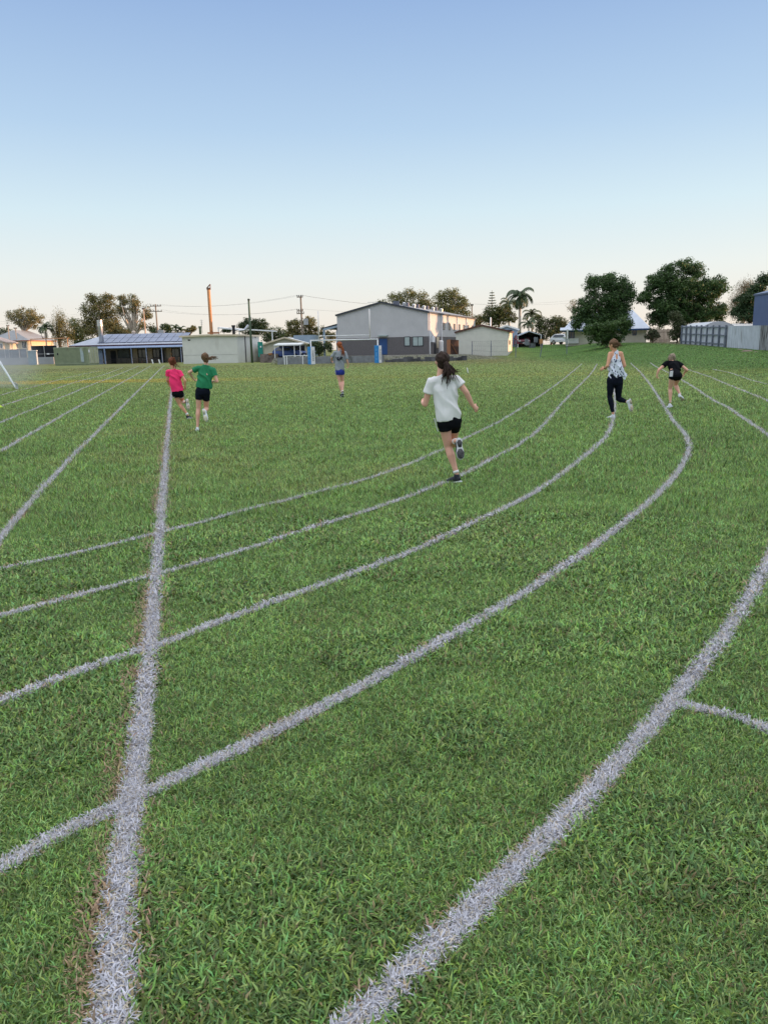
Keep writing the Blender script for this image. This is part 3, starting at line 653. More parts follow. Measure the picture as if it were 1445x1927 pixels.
# girl in the pink shirt
Yd = depth_of(360, 789)
J = dict(head=c(392, 282), neck=c(415, 395), shL=c(325, 445), shR=c(532, 455), elL=c(318, 590, .03), wrL=c(345, 655, .14), handL=c(352, 690, .18),
         elR=c(622, 600, -.05), wrR=c(620, 710, .02), handR=c(604, 765, .06), hipL=c(455, 820), hipR=c(535, 815),
         knL=c(530, 1000, .05), anL=c(668, 1185, 0), heelL=c(665, 1245, -.03), toeL=c(735, 1250, .12),
         knR=c(585, 960, .28), anR=c(612, 965, -.08), heelR=c(655, 915, -.16), toeR=c(680, 1085, -.2))
PINKF = mat('pink_shirt_fabric', (.85, .035, .16), .8, .08, 6, bump=.15, bscale=150)
gp = person('girl in bright pink t-shirt and black shorts with white trim on the left lane line', Yd, J, .90, SKIN2, HAIRR if False else mat('hair_auburn', (.14, .045, .025), .65, .45, 30, aniso=(3, 3, .5), spec=.12),
    dict(tails=[([c(425, 205), c(450, 270), c(450, 330), c(430, 385)], .022, 18, .03), ([c(430, 210), c(460, 290), c(490, 345), c(555, 380)], .014, 12, .03)]),
    dict(name='t_shirt', mat=PINKF, hem=[c(385, 785)[:2], c(598, 780)[:2]], sleeve=.55, flare=1.12, m=.02),
    dict(name='shorts', mat=BLACKF, len=.22, m=.016), dict(mat=SHOEB, side=SOLEW, tread=SOLET, sock=.16, up={'R': (-.5, .8, .2)}), -38)
body, P, D = gp
tr = MB()
for s_ in 'LR':
    e = P['hip' + s_].lerp(P['kn' + s_], .22); d = (P['kn' + s_] - P['hip' + s_]).normalized()
    tr.tube([e - d * .008, e + d * .006], [.088 * .9 + .004] * 2, 18)
tr.build('white_trim', SOLEW, D['low'])

# person in the grey shirt
c = crop(590, 630, 14.45); Yd = depth_of(643, 749)
J = dict(head=c(695, 285), neck=c(700, 430), shL=c(575, 478), shR=c(865, 490), elL=c(500, 620, .05), wrL=c(495, 690, .18), handL=c(495, 735, .24),
         elR=c(915, 700, -.02), wrR=c(950, 840, .06), handR=c(935, 905, .12), hipL=c(655, 1000), hipR=c(775, 1010),
         knL=c(712, 1290, .03), anL=c(762, 1560, 0), heelL=c(758, 1690, .02), toeL=c(765, 1715, .2),
         knR=c(795, 1270, .10), anR=c(788, 1545, -.10), heelR=c(790, 1585, -.22), toeR=c(795, 1690, -.10))
GREYF = mat('grey_marl_fabric', (.27, .29, .33), .85, .08, 12, bump=.15, bscale=150)
ga = person('person in baggy grey t-shirt and royal blue shorts walking towards the goal posts', Yd, J, .98, SKIN1, HAIRR,
    dict(tails=[([c(745, 300), c(790, 380), c(810, 470), c(805, 560)], .03, 24, .045)], tie=c(745, 325)[:2]),
    dict(name='t_shirt', mat=GREYF, hem=[c(578, 950)[:2], c(850, 975)[:2]], sleeve=.85, flare=1.25, m=.03),
    dict(name='shorts', mat=mat('blue_shorts_fabric', (.02, .035, .26), .7, .2, 8), len=.22, m=.018, limb=.9), dict(mat=SHOEB, side=SHOEW, tread=SOLEB, sock=.08), -35)
body, P, D = ga
mk = MB(); sm_ = lambda u, v: W(c(u, v)[0], c(u, v)[1], Yd) - D['front'] * .128
for a, b_ in (((610, 590), (670, 690)), ((670, 690), (685, 590)), ((655, 600), (710, 700)), ((710, 700), (740, 600)), ((740, 600), (800, 620)), ((740, 600), (735, 670)), ((735, 670), (800, 620))):
    mk.bar(sm_(*a), sm_(*b_), .012, .02)
mk.build('shirt_lettering', NAVYF, D['shirt'])
MB().bar(P['hipL'] - D['side'] * .07 - D['front'] * .085 + D['up'] * .03, P['hipL'].lerp(P['knL'], .2) - D['side'] * .07 - D['front'] * .098, .016, .01).build('side_stripe', SOLEW, D['low'])

# woman in the patterned singlet
c = crop(1110, 630, 11.34); Yd = depth_of(1150, 789)
J = dict(head=c(490, 205), neck=c(525, 335), shL=c(415, 405), shR=c(665, 400), elL=c(370, 660, -.04), wrL=c(318, 712, .08), handL=c(235, 735, .12),
         elR=c(735, 660, -.02), wrR=c(600, 720, .22), handR=c(400, 775, .22), hipL=c(450, 960), hipR=c(610, 985),
         knL=c(415, 1310, .06), anL=c(490, 1690, 0), heelL=c(535, 1790, -.03), toeL=c(375, 1798, .09),
         knR=c(600, 1370, .10), anR=c(795, 1430, -.08), heelR=c(850, 1375, -.14), toeR=c(890, 1630, -.16))
PATF = bpy.data.materials.new('patterned_fabric'); PATF.use_nodes = True; n = PATF.node_tree.nodes; l = PATF.node_tree.links
vo = n.new('ShaderNodeTexVoronoi'); vo.inputs['Scale'].default_value = 24; vo.inputs['Randomness'].default_value = 1; tc = n.new('ShaderNodeTexCoord'); mp = n.new('ShaderNodeMapping'); mp.inputs['Scale'].default_value = (1.3, .8, .8); mp.inputs['Rotation'].default_value = (0, .7, 0)
l.new(tc.outputs['Object'], mp.inputs[0]); l.new(mp.outputs[0], vo.inputs['Vector']); cr = n.new('ShaderNodeValToRGB'); cr.color_ramp.elements[0].position = .32; cr.color_ramp.elements[1].position = .38
cr.color_ramp.elements[0].color = (.035, .05, .11, 1); cr.color_ramp.elements[1].color = (.66, .69, .82, 1); l.new(vo.outputs['Distance'], cr.inputs[0]); l.new(cr.outputs[0], n['Principled BSDF'].inputs['Base Color']); n['Principled BSDF'].inputs['Roughness'].default_value = .85
wm = person('woman in white patterned singlet and black leggings running round the bend', Yd, J, .95, SKIN2, HAIRB,
    dict(bun=(c(590, 215)[0], c(590, 215)[1], .035), tails=[([c(570, 170), c(610, 180), c(640, 215), c(655, 245)], .016, 16, .03), ([c(560, 220), c(580, 260), c(600, 290)], .016, 8, .02)], tailname='loose_hair'),
    dict(name='singlet', mat=PATF, hem=[c(395, 885)[:2], c(745, 935)[:2]], tank=True, m=.012),
    dict(name='leggings', mat=NAVYF, len=1.9, limb=1.08), dict(mat=SHOEW, side=SOLEW, tread=SOLET, up={'R': (-.5, .85, .1)}), -42)
body, P, D = wm
MB().tube([P['wrL'].lerp(P['elL'], .06), P['wrL'].lerp(P['elL'], .16)], .028, 12).build('wrist_watch', BLACKF, body, smooth=True)
fl = MB(); f0 = [W(*c(u, v)[:2], Yd - dd) for u, v, dd in ((715, 770, .02), (795, 850, -.04), (735, 965, .03), (700, 930, .08))]
fl.slab(f0, .004); fl.build('hem_flap', PATF, D['shirt'])

# girl in the black shirt, bent forward
c = crop(1210, 650, 13.14); Yd = depth_of(1254, 769)
J = dict(head=c(700, 318, .22), neck=c(705, 395, .16), shL=c(578, 430, .14), shR=c(862, 435, .14), elL=c(378, 605, .10), wrL=c(338, 725, .12), handL=c(340, 790, .14),
         elR=c(1075, 605, .05), wrR=c(1005, 690, .18), handR=c(985, 760, .2), hipL=c(722, 745, -.10), hipR=c(868, 750, -.10),
         knL=c(660, 1070, .04), anL=c(665, 1400, -.02), heelL=c(715, 1510, -.04), toeL=c(580, 1580, .06),
         knR=c(790, 980, .22), anR=c(905, 1215, -.02), heelR=c(895, 1265, -.10), toeR=c(985, 1355, .02))
gb = person('girl in black t-shirt and shorts with white side panel bending forward', Yd, J, .93, SKIN1, HAIRG,
    dict(tails=[([c(640, 270, .2), c(625, 310, .2), c(605, 360, .2)], .018, 10, .03), ([c(740, 250, .18), c(770, 300, .16), c(795, 370, .16)], .016, 10, .025)], tailname='loose_hair'),
    dict(name='t_shirt', mat=BLACKF, hem=[c(660, 650)[:2], c(950, 660)[:2]], sleeve=.50, flare=1.1, m=.016),
    dict(name='shorts', mat=BLACKF, len=.20, m=.012), dict(mat=SHOEW, side=SHOEW, tread=SOLET, sock=.06), -10)
body, P, D = gb
pn = MB(); q4 = [W(*c(u, v)[:2], Yd - .235) for u, v in ((652, 640), (712, 628), (700, 768), (640, 770))]
pn.slab(q4, .06); pn.build('side_panel', SOLEW, D['low'])

# ------------------------------------------------------------------ buildings
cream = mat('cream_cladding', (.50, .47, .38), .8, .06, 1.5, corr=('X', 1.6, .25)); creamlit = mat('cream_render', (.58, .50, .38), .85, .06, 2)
palegrey = mat('pale_grey_cladding', (.47, .465, .48), .7, .05, 1, corr=('X', 1.2, .15)); brickgrey = mat('grey_brown_brick', (.13, .12, .125), .9, .1, 6, bump=.4)
roofblue = mat('pale_blue_roof', (.42, .47, .56), .5, .08, 1, corr=('X', 1.5, .3)); roofgrey = mat('grey_roof', (.24, .25, .27), .6, .1, 1, corr=('X', 1.5, .3))
roofpink = mat('faded_pink_roof', (.42, .30, .26), .7, .12, 1); rooflt = mat('white_roof', (.62, .63, .64), .6, .08, 1, corr=('X', 1.3, .3)); darkroof = mat('dark_roof_trim', (.05, .055, .07), .6, .1)
bluedoor = mat('blue_paint', (.025, .07, .20), .5, .1, 3); glass = mat('window_glass', (.03, .035, .045), .15, .3, 2, spec=.8); palewin = mat('pale_blind_glass', (.33, .40, .40), .3, .08, 2, spec=.6)
whitem = mat('white_paint', (.72, .73, .76), .55, .06, 3); darkm = mat('dark_interior', (.025, .027, .035), .9, .2, 3); steel = mat('galvanised_steel', (.50, .51, .53), .38, .15, 5, metal=.8)
rust = mat('rusty_steel', (.30, .13, .06), .8, .3, 6, dirt=((.12, .05, .03), 5, .55)); greyblock = mat('grey_block', (.20, .21, .23), .9, .18, 3, bump=.5, dirt=((.07, .075, .07), 1.5, .55)); concr = mat('concrete', (.34, .34, .34), .9, .12, 3, bump=.3)
rustpipe = mat('rust_orange_pipe', (.55, .28, .15), .7, .15, 4); tealm = mat('teal_paint', (.02, .22, .18), .6, .1); shade = mat('black_shade_cloth', (.014, .015, .02), .9, .2)
greenpole = mat('green_weathered_timber', (.09, .12, .08), .9, .2, 5, aniso=(1, 1, .1)); polem = mat('timber_pole', (.22, .17, .13), .9, .2, 5, aniso=(1, 1, .1)); wirem = mat('wire', (.06, .06, .06), .6, .1)
contm = mat('green_container', (.24, .28, .19), .7, .1, 2, dirt=((.20, .15, .10), 1.5, .66)); creamblk = mat('painted_block', (.60, .60, .57), .85, .05, 1, bump=.15, dirt=((.46, .45, .42), .7, .66))

class House:
    def __init__(s, label, cat, A, ang, L1, L2, z0, ze, zr, wall, roof, ridge='1', hip=0, over=.35, name='house', trim=None, zsplit=None, wall2=None, rt=.14):
        s.A = Vector((A[0], A[1], 0)); a = R(ang); s.e1 = Vector((math.sin(a), math.cos(a), 0)); s.e2 = Vector((-math.cos(a), math.sin(a), 0))
        s.L1, s.L2, s.z0, s.ze = L1, L2, z0, ze
        c = s.A + s.e1 * L1 / 2 + s.e2 * L2 / 2; s.o = thing(name, (c.x, c.y, z0), label, cat)
        P = lambda u, v, z: s.A + s.e1 * u + s.e2 * v + Vector((0, 0, z)); s.P = P
        def body(za, zb, gable):
            m = MB(); b0 = [P(0, 0, za), P(0, L2, za), P(L1, L2, za), P(L1, 0, za)]; t0 = [P(0, 0, zb), P(0, L2, zb), P(L1, L2, zb), P(L1, 0, zb)]
            vs = b0 + t0; fs = [(3, 2, 1, 0), (0, 1, 5, 4), (1, 2, 6, 5), (2, 3, 7, 6), (3, 0, 4, 7)]
            if gable and not hip and zr > zb:
                if ridge == '1': vs += [P(0, L2 / 2, zr - .05), P(L1, L2 / 2, zr - .05)]; fs += [(4, 5, 8), (6, 7, 9), (5, 6, 9, 8), (7, 4, 8, 9)]
                else: vs += [P(L1 / 2, 0, zr - .05), P(L1 / 2, L2, zr - .05)]; fs += [(7, 4, 8), (5, 6, 9), (4, 5, 9, 8), (6, 7, 8, 9)]
            else: fs += [(4, 5, 6, 7)]
            m.add(vs, fs); return m
        if zsplit:
            body(z0 - .3, zsplit, False).build('lower_wall', wall2, s.o); s.wall = body(zsplit + .002, ze, True).build('wall', wall, s.o)
        else: s.wall = body(z0 - .3, ze, True).build('wall', wall, s.o)
        r = MB(); ov = over
        if ridge == '1':
            sl = (zr - ze) / (L2 / 2); zo = ze - sl * ov + .02; h = hip
            Q = [P(-ov, -ov, zo), P(-ov, L2 + ov, zo), P(L1 + ov, L2 + ov, zo), P(L1 + ov, -ov, zo), P(-ov * (0 if h else 1) + h, L2 / 2, zr + .02), P(L1 + ov * (0 if h else 1) - h, L2 / 2, zr + .02)]
            r.slab([Q[0], Q[3], Q[5], Q[4]], rt); r.slab([Q[2], Q[1], Q[4], Q[5]], rt)
            if h: r.slab([Q[1], Q[0], Q[4]], rt); r.slab([Q[3], Q[2], Q[5]], rt)
        else:
            sl = (zr - ze) / (L1 / 2); zo = ze - sl * ov + .02; h = hip
            Q = [P(-ov, -ov, zo), P(L1 + ov, -ov, zo), P(L1 + ov, L2 + ov, zo), P(-ov, L2 + ov, zo), P(L1 / 2, -ov * (0 if h else 1) + h, zr + .02), P(L1 / 2, L2 + ov * (0 if h else 1) - h, zr + .02)]
            r.slab([Q[3], Q[0], Q[4], Q[5]], rt); r.slab([Q[1], Q[2], Q[5], Q[4]], rt)
            if h: r.slab([Q[0], Q[1], Q[4]], rt); r.slab([Q[2], Q[3], Q[5]], rt)
        s.roof = r.build('roof', roof, s.o)
        if trim:
            t = MB()
            if ridge == '1' and not hip:
                for u in (-ov - .02,):
                    t.bar(P(u, -ov, zo - .05), P(u, L2 / 2, zr - .03), .06, .22); t.bar(P(u, L2 + ov, zo - .05), P(u, L2 / 2, zr - .03), .06, .22)
            else:
                t.bar(P(-ov - .03, -ov, zo - .08), P(-ov - .03, L2 + ov, zo - .08), .06, .2)
            t.bar(P(-ov, -ov - .03, zo - .08), P(L1 + ov, -ov - .03, zo - .08), .06, .2)
            t.build('fascia', trim, s.o)
    def fr(s, px, py):      # point on the front plane under a pixel column/row
        d = ray(px, py); n_ = -s.e1; t = (s.A - CAM).dot(n_) / d.dot(n_); p = CAM + d * t; return (p - s.A).dot(s.e2), p.z
    def sd(s, px, py):
        d = ray(px, py); n_ = -s.e2; t = (s.A - CAM).dot(n_) / d.dot(n_); p = CAM + d * t; return (p - s.A).dot(s.e1), p.z
    def pane(s, face, u0, u1, z0, z1, name='window', m=None, fm=None, bars=0, proud=.05, frame=.07):
        if u0 > u1: u0, u1 = u1, u0
        if z0 > z1: z0, z1 = z1, z0
        n_, e = (-s.e1, s.e2) if face == 'f' else (-s.e2, s.e1)
        B = lambda u, z, k: s.A + e * u + n_ * k + Vector((0, 0, z)); f = MB()
        zz = Vector((0, 0, 1))
        def pl(q, ua, ub, za, zb, k0, k1):
            vs = [B(u, z, k) for k in (k0, k1) for u, z in ((ua, za), (ub, za), (ub, zb), (ua, zb))]
            q.add(vs, [(0, 1, 2, 3), (7, 6, 5, 4), (0, 4, 5, 1), (1, 5, 6, 2), (2, 6, 7, 3), (3, 7, 4, 0)])
        if name == 'window':
            for a_ in ((u0 - frame, u1 + frame, z0 - frame, z0), (u0 - frame, u1 + frame, z1, z1 + frame), (u0 - frame, u0, z0, z1), (u1, u1 + frame, z0, z1)): pl(f, *a_, .01, proud)
            for i in range(bars): u = u0 + (u1 - u0) * (i + 1) / (bars + 1); pl(f, u - .03, u + .03, z0, z1, .031, proud - .004)
            w_ = f.build('window', fm or darkm, s.o); g_ = MB(); pl(g_, u0, u1, z0, z1, .006, .028); g_.build('pane', m or glass, w_); return w_
        g_ = MB(); pl(g_, u0, u1, z0, z1, .01, proud); return g_.build(name, m, s.o)
    def win(s, face, p0, p1, **kw):
        fn = s.fr if face == 'f' else s.sd; a, b_ = fn(*p0), fn(*p1); return s.pane(face, a[0], b_[0], a[1], b_[1], **kw)

# warehouse
Wh = House('large two tone grey gabled warehouse with a sunlit side wall behind the goal posts', 'warehouse', gx(806, 100), 19, 28, 12.4, .68, 5.95, 7.35, palegrey, roofgrey, name='warehouse', trim=darkroof, zsplit=2.92, wall2=brickgrey, over=.15)
Wh.win('f', (714, 637.5), (729, 667), name='door', m=bluedoor); Wh.win('f', (712.5, 631), (730, 632.6), name='door_light', m=palewin, proud=.5)
Wh.win('f', (761.5, 634.5), (770.8, 650), m=palewin); Wh.win('f', (777, 634.5), (795.6, 650), m=palewin, bars=1)
for px in (834.7, 845, 854.4, 863.8, 872.5, 880.4, 888.3):
    u, z = Wh.sd(px, 610); Wh.pane('r', u - .42, u + .42, 3.9, 4.7, fm=darkm, frame=.05)
for px in (807.5, 830, 859, 876):
    u, z = Wh.sd(px, 630); Wh.pane('r', u - .07, u + .07, .7, 5.75, name='downpipe', m=whitem, proud=.16)
Wh.win('r', (809, 632), (813.5, 644), name='air_conditioner', m=whitem, proud=.35); Wh.win('r', (816.5, 646), (819.5, 666), name='side_door', m=darkm); Wh.win('r', (821, 634), (825.5, 655), name='side_door', m=creamlit)
tk = MB(); c0 = Wh.P(4.2, -.55, 0); tk.tube([c0 + Vector((0, 0, .55)), c0 + Vector((0, 0, 2.3)), c0 + Vector((0, 0, 2.4))], [.33, .33, .2], 14); tk.build('water_heater', whitem, Wh.o, smooth=False)
for u in (2.5, 7, 12, 17, 22):
    vv = MB(); vv.box(Wh.P(u, 5.0, 7.3), (.7, .6, .5), R(-19)); vv.build('roof_vent', mat('dark_vent', (.12, .13, .17), .6, .2), Wh.o); vv = MB(); vv.tube([Wh.P(u + 1.6, 4.4, 6.9), Wh.P(u + 1.6, 4.4, 7.35), Wh.P(u + 1.6, 4.4, 7.45)], [.2, .27, .1], 12); vv.build('roof_turbine', steel, Wh.o)
aw = MB(); aw.slab([Wh.P(1, 12.5, 4.95), Wh.P(1, 15.2, 4.35), Wh.P(12, 15.2, 4.35), Wh.P(12, 12.5, 4.95)][::-1], .14); aw.build('side_awning', darkroof, Wh.o)
for u in (1.2, 6, 11.5): m_ = MB(); m_.bar(Wh.P(u, 14.8, .5), Wh.P(u, 14.8, 4.25), .28); m_.build('awning_post', mat('pale_blue_post', (.30, .38, .47), .6, .08), Wh.o)
m_ = MB(); m_.bar(Wh.P(1, 14.8, 4.15), Wh.P(1, 12.4, 4.6), .12, .25); m_.build('awning_beam', MATS['pale_blue_post'], Wh.o)
m_ = MB(); m_.box(Wh.P(1.2, 12.75, 2.2), (.55, .3, 3.4), R(-19)); m_.build('corner_column', roofblue, Wh.o)
m_ = MB(); m_.tube([Wh.P(2, 8, 6.8), Wh.P(2, 8, 7.5)], .03, 6); m_.bar(Wh.P(2, 7.3, 7.5), Wh.P(2, 8.8, 7.5), .05); m_.build('aerial', steel, Wh.o)

# cream shed beside the warehouse
Sh = House('small cream gabled shed behind the wire fence beside the warehouse', 'shed', gx(955, 95), 14, 6.5, 6.3, .45, 3.3, 4.05, mat('cream_block', (.60, .59, .53), .85, .05, 2, bump=.15), rooflt, name='garden_shed', trim=mat('brown_trim', (.10, .05, .04), .7, .1), over=.15)
Sh.win('r', (957.5, 641), (959, 648), frame=.03); m_ = MB(); p = Sh.P(5, 2.6, 3.6); m_.tube([p, p + Vector((0, 0, 1.5))], .09, 8); m_.build('vent_pipe', whitem, Sh.o)

# rusty bin against it
m_ = MB(); A_ = [gx(848, 90), gx(863, 91), gx(859, 95), gx(841.5, 94)]
o_b = thing('skip_bin', (A_[0].x, A_[0].y, .2), 'rusty brown steel bin standing between the warehouse and the cream shed', 'bin')
m_.prism(A_, [.1] * 4, [2.35, 2.3, 2.3, 2.4]); m_.build('bin_body', mat('dark_rust', (.06, .032, .025), .8, .3, 4), o_b)
m_ = MB(); m_.prism([A_[0] + Vector((-.02, -.02)), A_[3] + Vector((-.03, 0)), A_[3] + Vector((-.06, 0)), A_[0] + Vector((-.05, -.04))], .1, 2.38); m_.build('side_plate', rust, o_b)
m_ = MB(); m_.bar((A_[0].x + .05, A_[0].y - .08, 1.9), (A_[1].x - .1, A_[1].y - .1, .5), .05); m_.build('brace', rust, o_b)

# retaining wall and rubble
xa, xb = gx(521, 88).x, gx(722, 88).x
m_ = MB(); m_.box(((xa + xb) / 2, 88.1, .32), (xb - xa, .3, .9)); o = m_.build('retaining_wall', greyblock, None, ((xa + xb) / 2, 88.1, 0)); tag(o, 'low grey concrete retaining wall at the far edge of the field behind the goal', 'wall')
xa, xb = gx(724, 87.4).x, gx(868, 87.4).x; m_ = MB(); x = xa
while x < xb:
    s_ = random.uniform(.35, .9); h_ = random.uniform(.3, .62); m_.box((x + s_ / 2, 87.7 + random.uniform(-.15, .1), h_ / 2 - .05), (s_, .5, h_), random.uniform(-.12, .12), random.uniform(-.1, .1)); x += s_ * .95
o = m_.build('rock_edging', mat('dark_rubble', (.085, .085, .095), .95, .5, 1.2, bump=.6), None, ((xa + xb) / 2, 87.7, 0)); tag(o, 'row of dark rubble blocks edging the field below the warehouse', 'rock edging')
m_ = MB(); x0, x1 = gx(489, 105).x, gx(523, 105).x; m_.box(((x0 + x1) / 2, 105, .55), (x1 - x0, .35, 1.2)); o = m_.build('stone_wall', mat('brown_stone', (.16, .13, .12), .95, .5, 2.5, bump=.7), None, ((x0 + x1) / 2, 105, 0)); tag(o, 'low brown stone wall between the white block building and the cream house', 'wall')

# railing in front of the retaining wall
a = W(534, 683, 86.5); b_ = W(586, 683, 86.5); o = thing('pipe_railing', ((a.x + b_.x) / 2, 86.5, 0), 'white pipe railing on legs in front of the grey retaining wall', 'railing')
zt = wz(550, 669.6, 86.5); m_ = MB(); m_.bar((a.x, 86.5, zt), (b_.x, 86.5, zt), .09); m_.build('rail', whitem, o)
for px in (534.5, 539, 569): p = gx(px, 86.5); m_ = MB(); m_.bar((p.x, 86.5, 0), (p.x, 86.5, zt - .05), .09); m_.build('leg', whitem, o)

# goal posts
Yg = G(587, 684.6).y; o = thing('goal_posts', (W(649, 680, Yg).x, Yg, 0), 'white combined football goal with tall uprights and two padded posts', 'goal')
pL, pR = W(586.5, 684, Yg), W(711.5, 681.5, Yg); tL, tR = W(586.6, 641, Yg), W(711, 638, Yg); zc = (tL.z + tR.z) / 2
for p in (pL, pR): m_ = MB(); m_.tube([(p.x, Yg, 0), (p.x, Yg, zc)], .065, 10); m_.build('post', whitem, o, smooth=True)
m_ = MB(); m_.tube([(pL.x - .06, Yg, zc), (pR.x + .06, Yg, zc)], .07, 10); m_.build('crossbar', whitem, o, smooth=True)
u1, u2 = W(600.5, 641, Yg), W(696.3, 638, Yg); zt1 = wz(599, 585, Yg); zt2 = wz(694, 581.5, Yg)
for u_, z_ in ((u1, zt1), (u2, zt2)): m_ = MB(); m_.tube([(u_.x, Yg, zc + .07), (u_.x, Yg, z_)], [.06, .05], 10); m_.build('upright', mat('goal_white_pink', (.75, .70, .70), .5, .05), o, smooth=True)
z3 = wz(650, 631.3, Yg); m_ = MB(); m_.tube([(u1.x, Yg, z3), (u2.x, Yg, z3)], .04, 8); m_.build('upper_bar', whitem, o, smooth=True)
padblue = mat('blue_pad_vinyl', (.03, .22, .55), .4, .06, 3); padwhite = mat('white_pad_vinyl', (.70, .70, .74), .4, .05, 3)
def txt(s, size, M, m__, parent, name):
    cu = bpy.data.curves.new('t', 'FONT'); cu.body = s; cu.size = size; cu.align_x = 'CENTER'; cu.align_y = 'CENTER'; cu.extrude = .004
    t_ = bpy.data.objects.new('t', cu); COL.objects.link(t_); dg = bpy.context.evaluated_depsgraph_get(); dg.update()
    me = bpy.data.meshes.new_from_object(t_.evaluated_get(dg)); bpy.data.objects.remove(t_); me.transform(Matrix.Translation(-origin(parent)) @ M); me.materials.clear(); me.materials.append(m__); me.name = name
    q_ = bpy.data.objects.new(name, me); COL.objects.link(q_); q_.parent = parent; return q_
for p, rot, ztp, wds in ((pL, R(47), wz(587, 652.5, Yg), (.62, .50)), (pR, R(32), wz(711, 650, Yg), (.60, .42))):
    # square pad turned so that a blue and a white face show
    hb, hw_ = .28, .28; zp = ztp; nb = Vector((-math.sin(rot), -math.cos(rot), 0)); nw = Vector((math.cos(rot), -math.sin(rot), 0))
    c_ = Vector((p.x, Yg, 0)); core = MB(); core.prism([c_ + nb * hb - nw * hw_, c_ + nb * hb + nw * hw_, c_ - nb * hb + nw * hw_, c_ - nb * hb - nw * hw_], .02, zp)
    pad = core.build('post_pad', padblue, o, bevel=.02)
    wf = MB(); q0 = c_ + nw * (hw_ + .004); wf.prism([q0 + nb * hb * .96, q0 + nb * hb * .96 + nw * .012, q0 - nb * hb * .96 + nw * .012, q0 - nb * hb * .96], .04, zp - .02); wf.build('white_face', padwhite, pad)
    hu_ = Vector((0, 0, 1))
    M_ = Matrix((hu_ * -1, hu_.cross(nw) * -1 * -1, nw)).transposed()
    xax = Vector((0, 0, -1)); zax = nw; yax = zax.cross(xax); M4 = Matrix((xax, yax, zax)).transposed().to_4x4(); M4.translation = c_ + nw * (hw_ + .022) + Vector((0, 0, zp * .5))
    txt('TNEIEIZIE', .27, M4, darkm, pad, 'lettering')
    xax = Vector((0, 0, -1)); zax = nb; yax = zax.cross(xax); M4 = Matrix((xax, yax, zax)).transposed().to_4x4(); M4.translation = c_ + nb * (hb + .012) + Vector((0, 0, zp * .5))
    ltb = mat('pale_blue_print', (.20, .45, .75), .5, .1); txt('O  IIIIIII  O', .26, M4, ltb, pad, 'emblem')

# white painted-block building with flues
Bk = House('white painted block building with a flat overhanging roof behind the girl in green', 'building', gx(447, 109), 11, 9, 8.1, 0, 3.85, 3.95, creamblk, creamlit, name='block_building', over=.3, rt=.22)
Bk.win('f', (354, 639), (358.5, 641), name='sign_plate', m=darkm); Bk.win('r', (462, 631), (462.6, 683), name='wall_joint', m=brickgrey, proud=.015); Bk.win('r', (480, 634), (481.2, 636), name='wall_lamp', m=darkm)
u_, z_ = Bk.fr(380, 668); m_ = MB(); m_.bar(Bk.P(-.008, .02, z_), Bk.P(-.008, 8.08, z_), .03, .03); m_.build('wall_seam', concr, Bk.o)
def flue(px0, py0, px1, py1, Y, r, m__, label, name='flue', r2=None, cat='flue'):
    a, b_ = W(px0, py0, Y), W(px1, py1, Y); b_.x = a.x + (b_.x - a.x) * .0
    o = thing(name, (a.x, Y, a.z), label, cat); m_ = MB(); m_.tube([a, a.lerp(b_, .97), b_], [r, r2 or r, (r2 or r)], 14); m_.build('pipe', m__, o, smooth=True); return o, a, b_
o, a, b_ = flue(398.5, 630, 394, 545, 113, .23, rustpipe, 'tall thin rust orange chimney pipe with a slanted cowl above the block building', 'chimney_pipe', cat='chimney')
m_ = MB(); m_.tube([b_, b_ + Vector((0, 0, .25))], .27, 14); m_.slab([b_ + Vector((-.28, -.25, .2)), b_ + Vector((.28, -.25, .75)), b_ + Vector((.28, .25, .75)), b_ + Vector((-.28, .25, .2))], .04); m_.prism([b_.xy + Vector((.24, -.2)), b_.xy + Vector((.28, -.2)), b_.xy + Vector((.28, .2)), b_.xy + Vector((.24, .2))], b_.z, b_.z + .72); m_.build('cowl', mat('brown_cowl', (.14, .08, .06), .7, .2), o)
m_ = MB(); m_.box(a + Vector((.3, 0, .25)), (1.6, .6, .22)); m_.build('base_flashing', rust, o)
for px, t_, bt, rr, mm_, lb in ((377.5, 614, 629, .16, MATS['green_weathered_timber'], 'short green flue with a flared cap on the block building roof'), (440.5, 612, 629, .2, darkm, 'short black flue on the block building roof')):
    o, a, b_ = flue(px, bt, px, t_, 112, rr, mm_, lb, 'roof_flue'); m_ = MB(); m_.tube([b_ - Vector((0, 0, .35)), b_], [rr * 1.05, rr * 1.5], 14); m_.build('cap', mm_, o)
o, a, b_ = flue(381, 627, 380.5, 601, 118, .04, steel, 'thin television mast behind the green flue', 'antenna_mast', cat='antenna')
m_ = MB(); [m_.bar(b_ + Vector((-.3 + .05 * i, 0, -.2 - .28 * i)), b_ + Vector((.3 - .05 * i, 0, -.2 - .28 * i)), .03) for i in range(3)]; m_.build('aerial', steel, o)

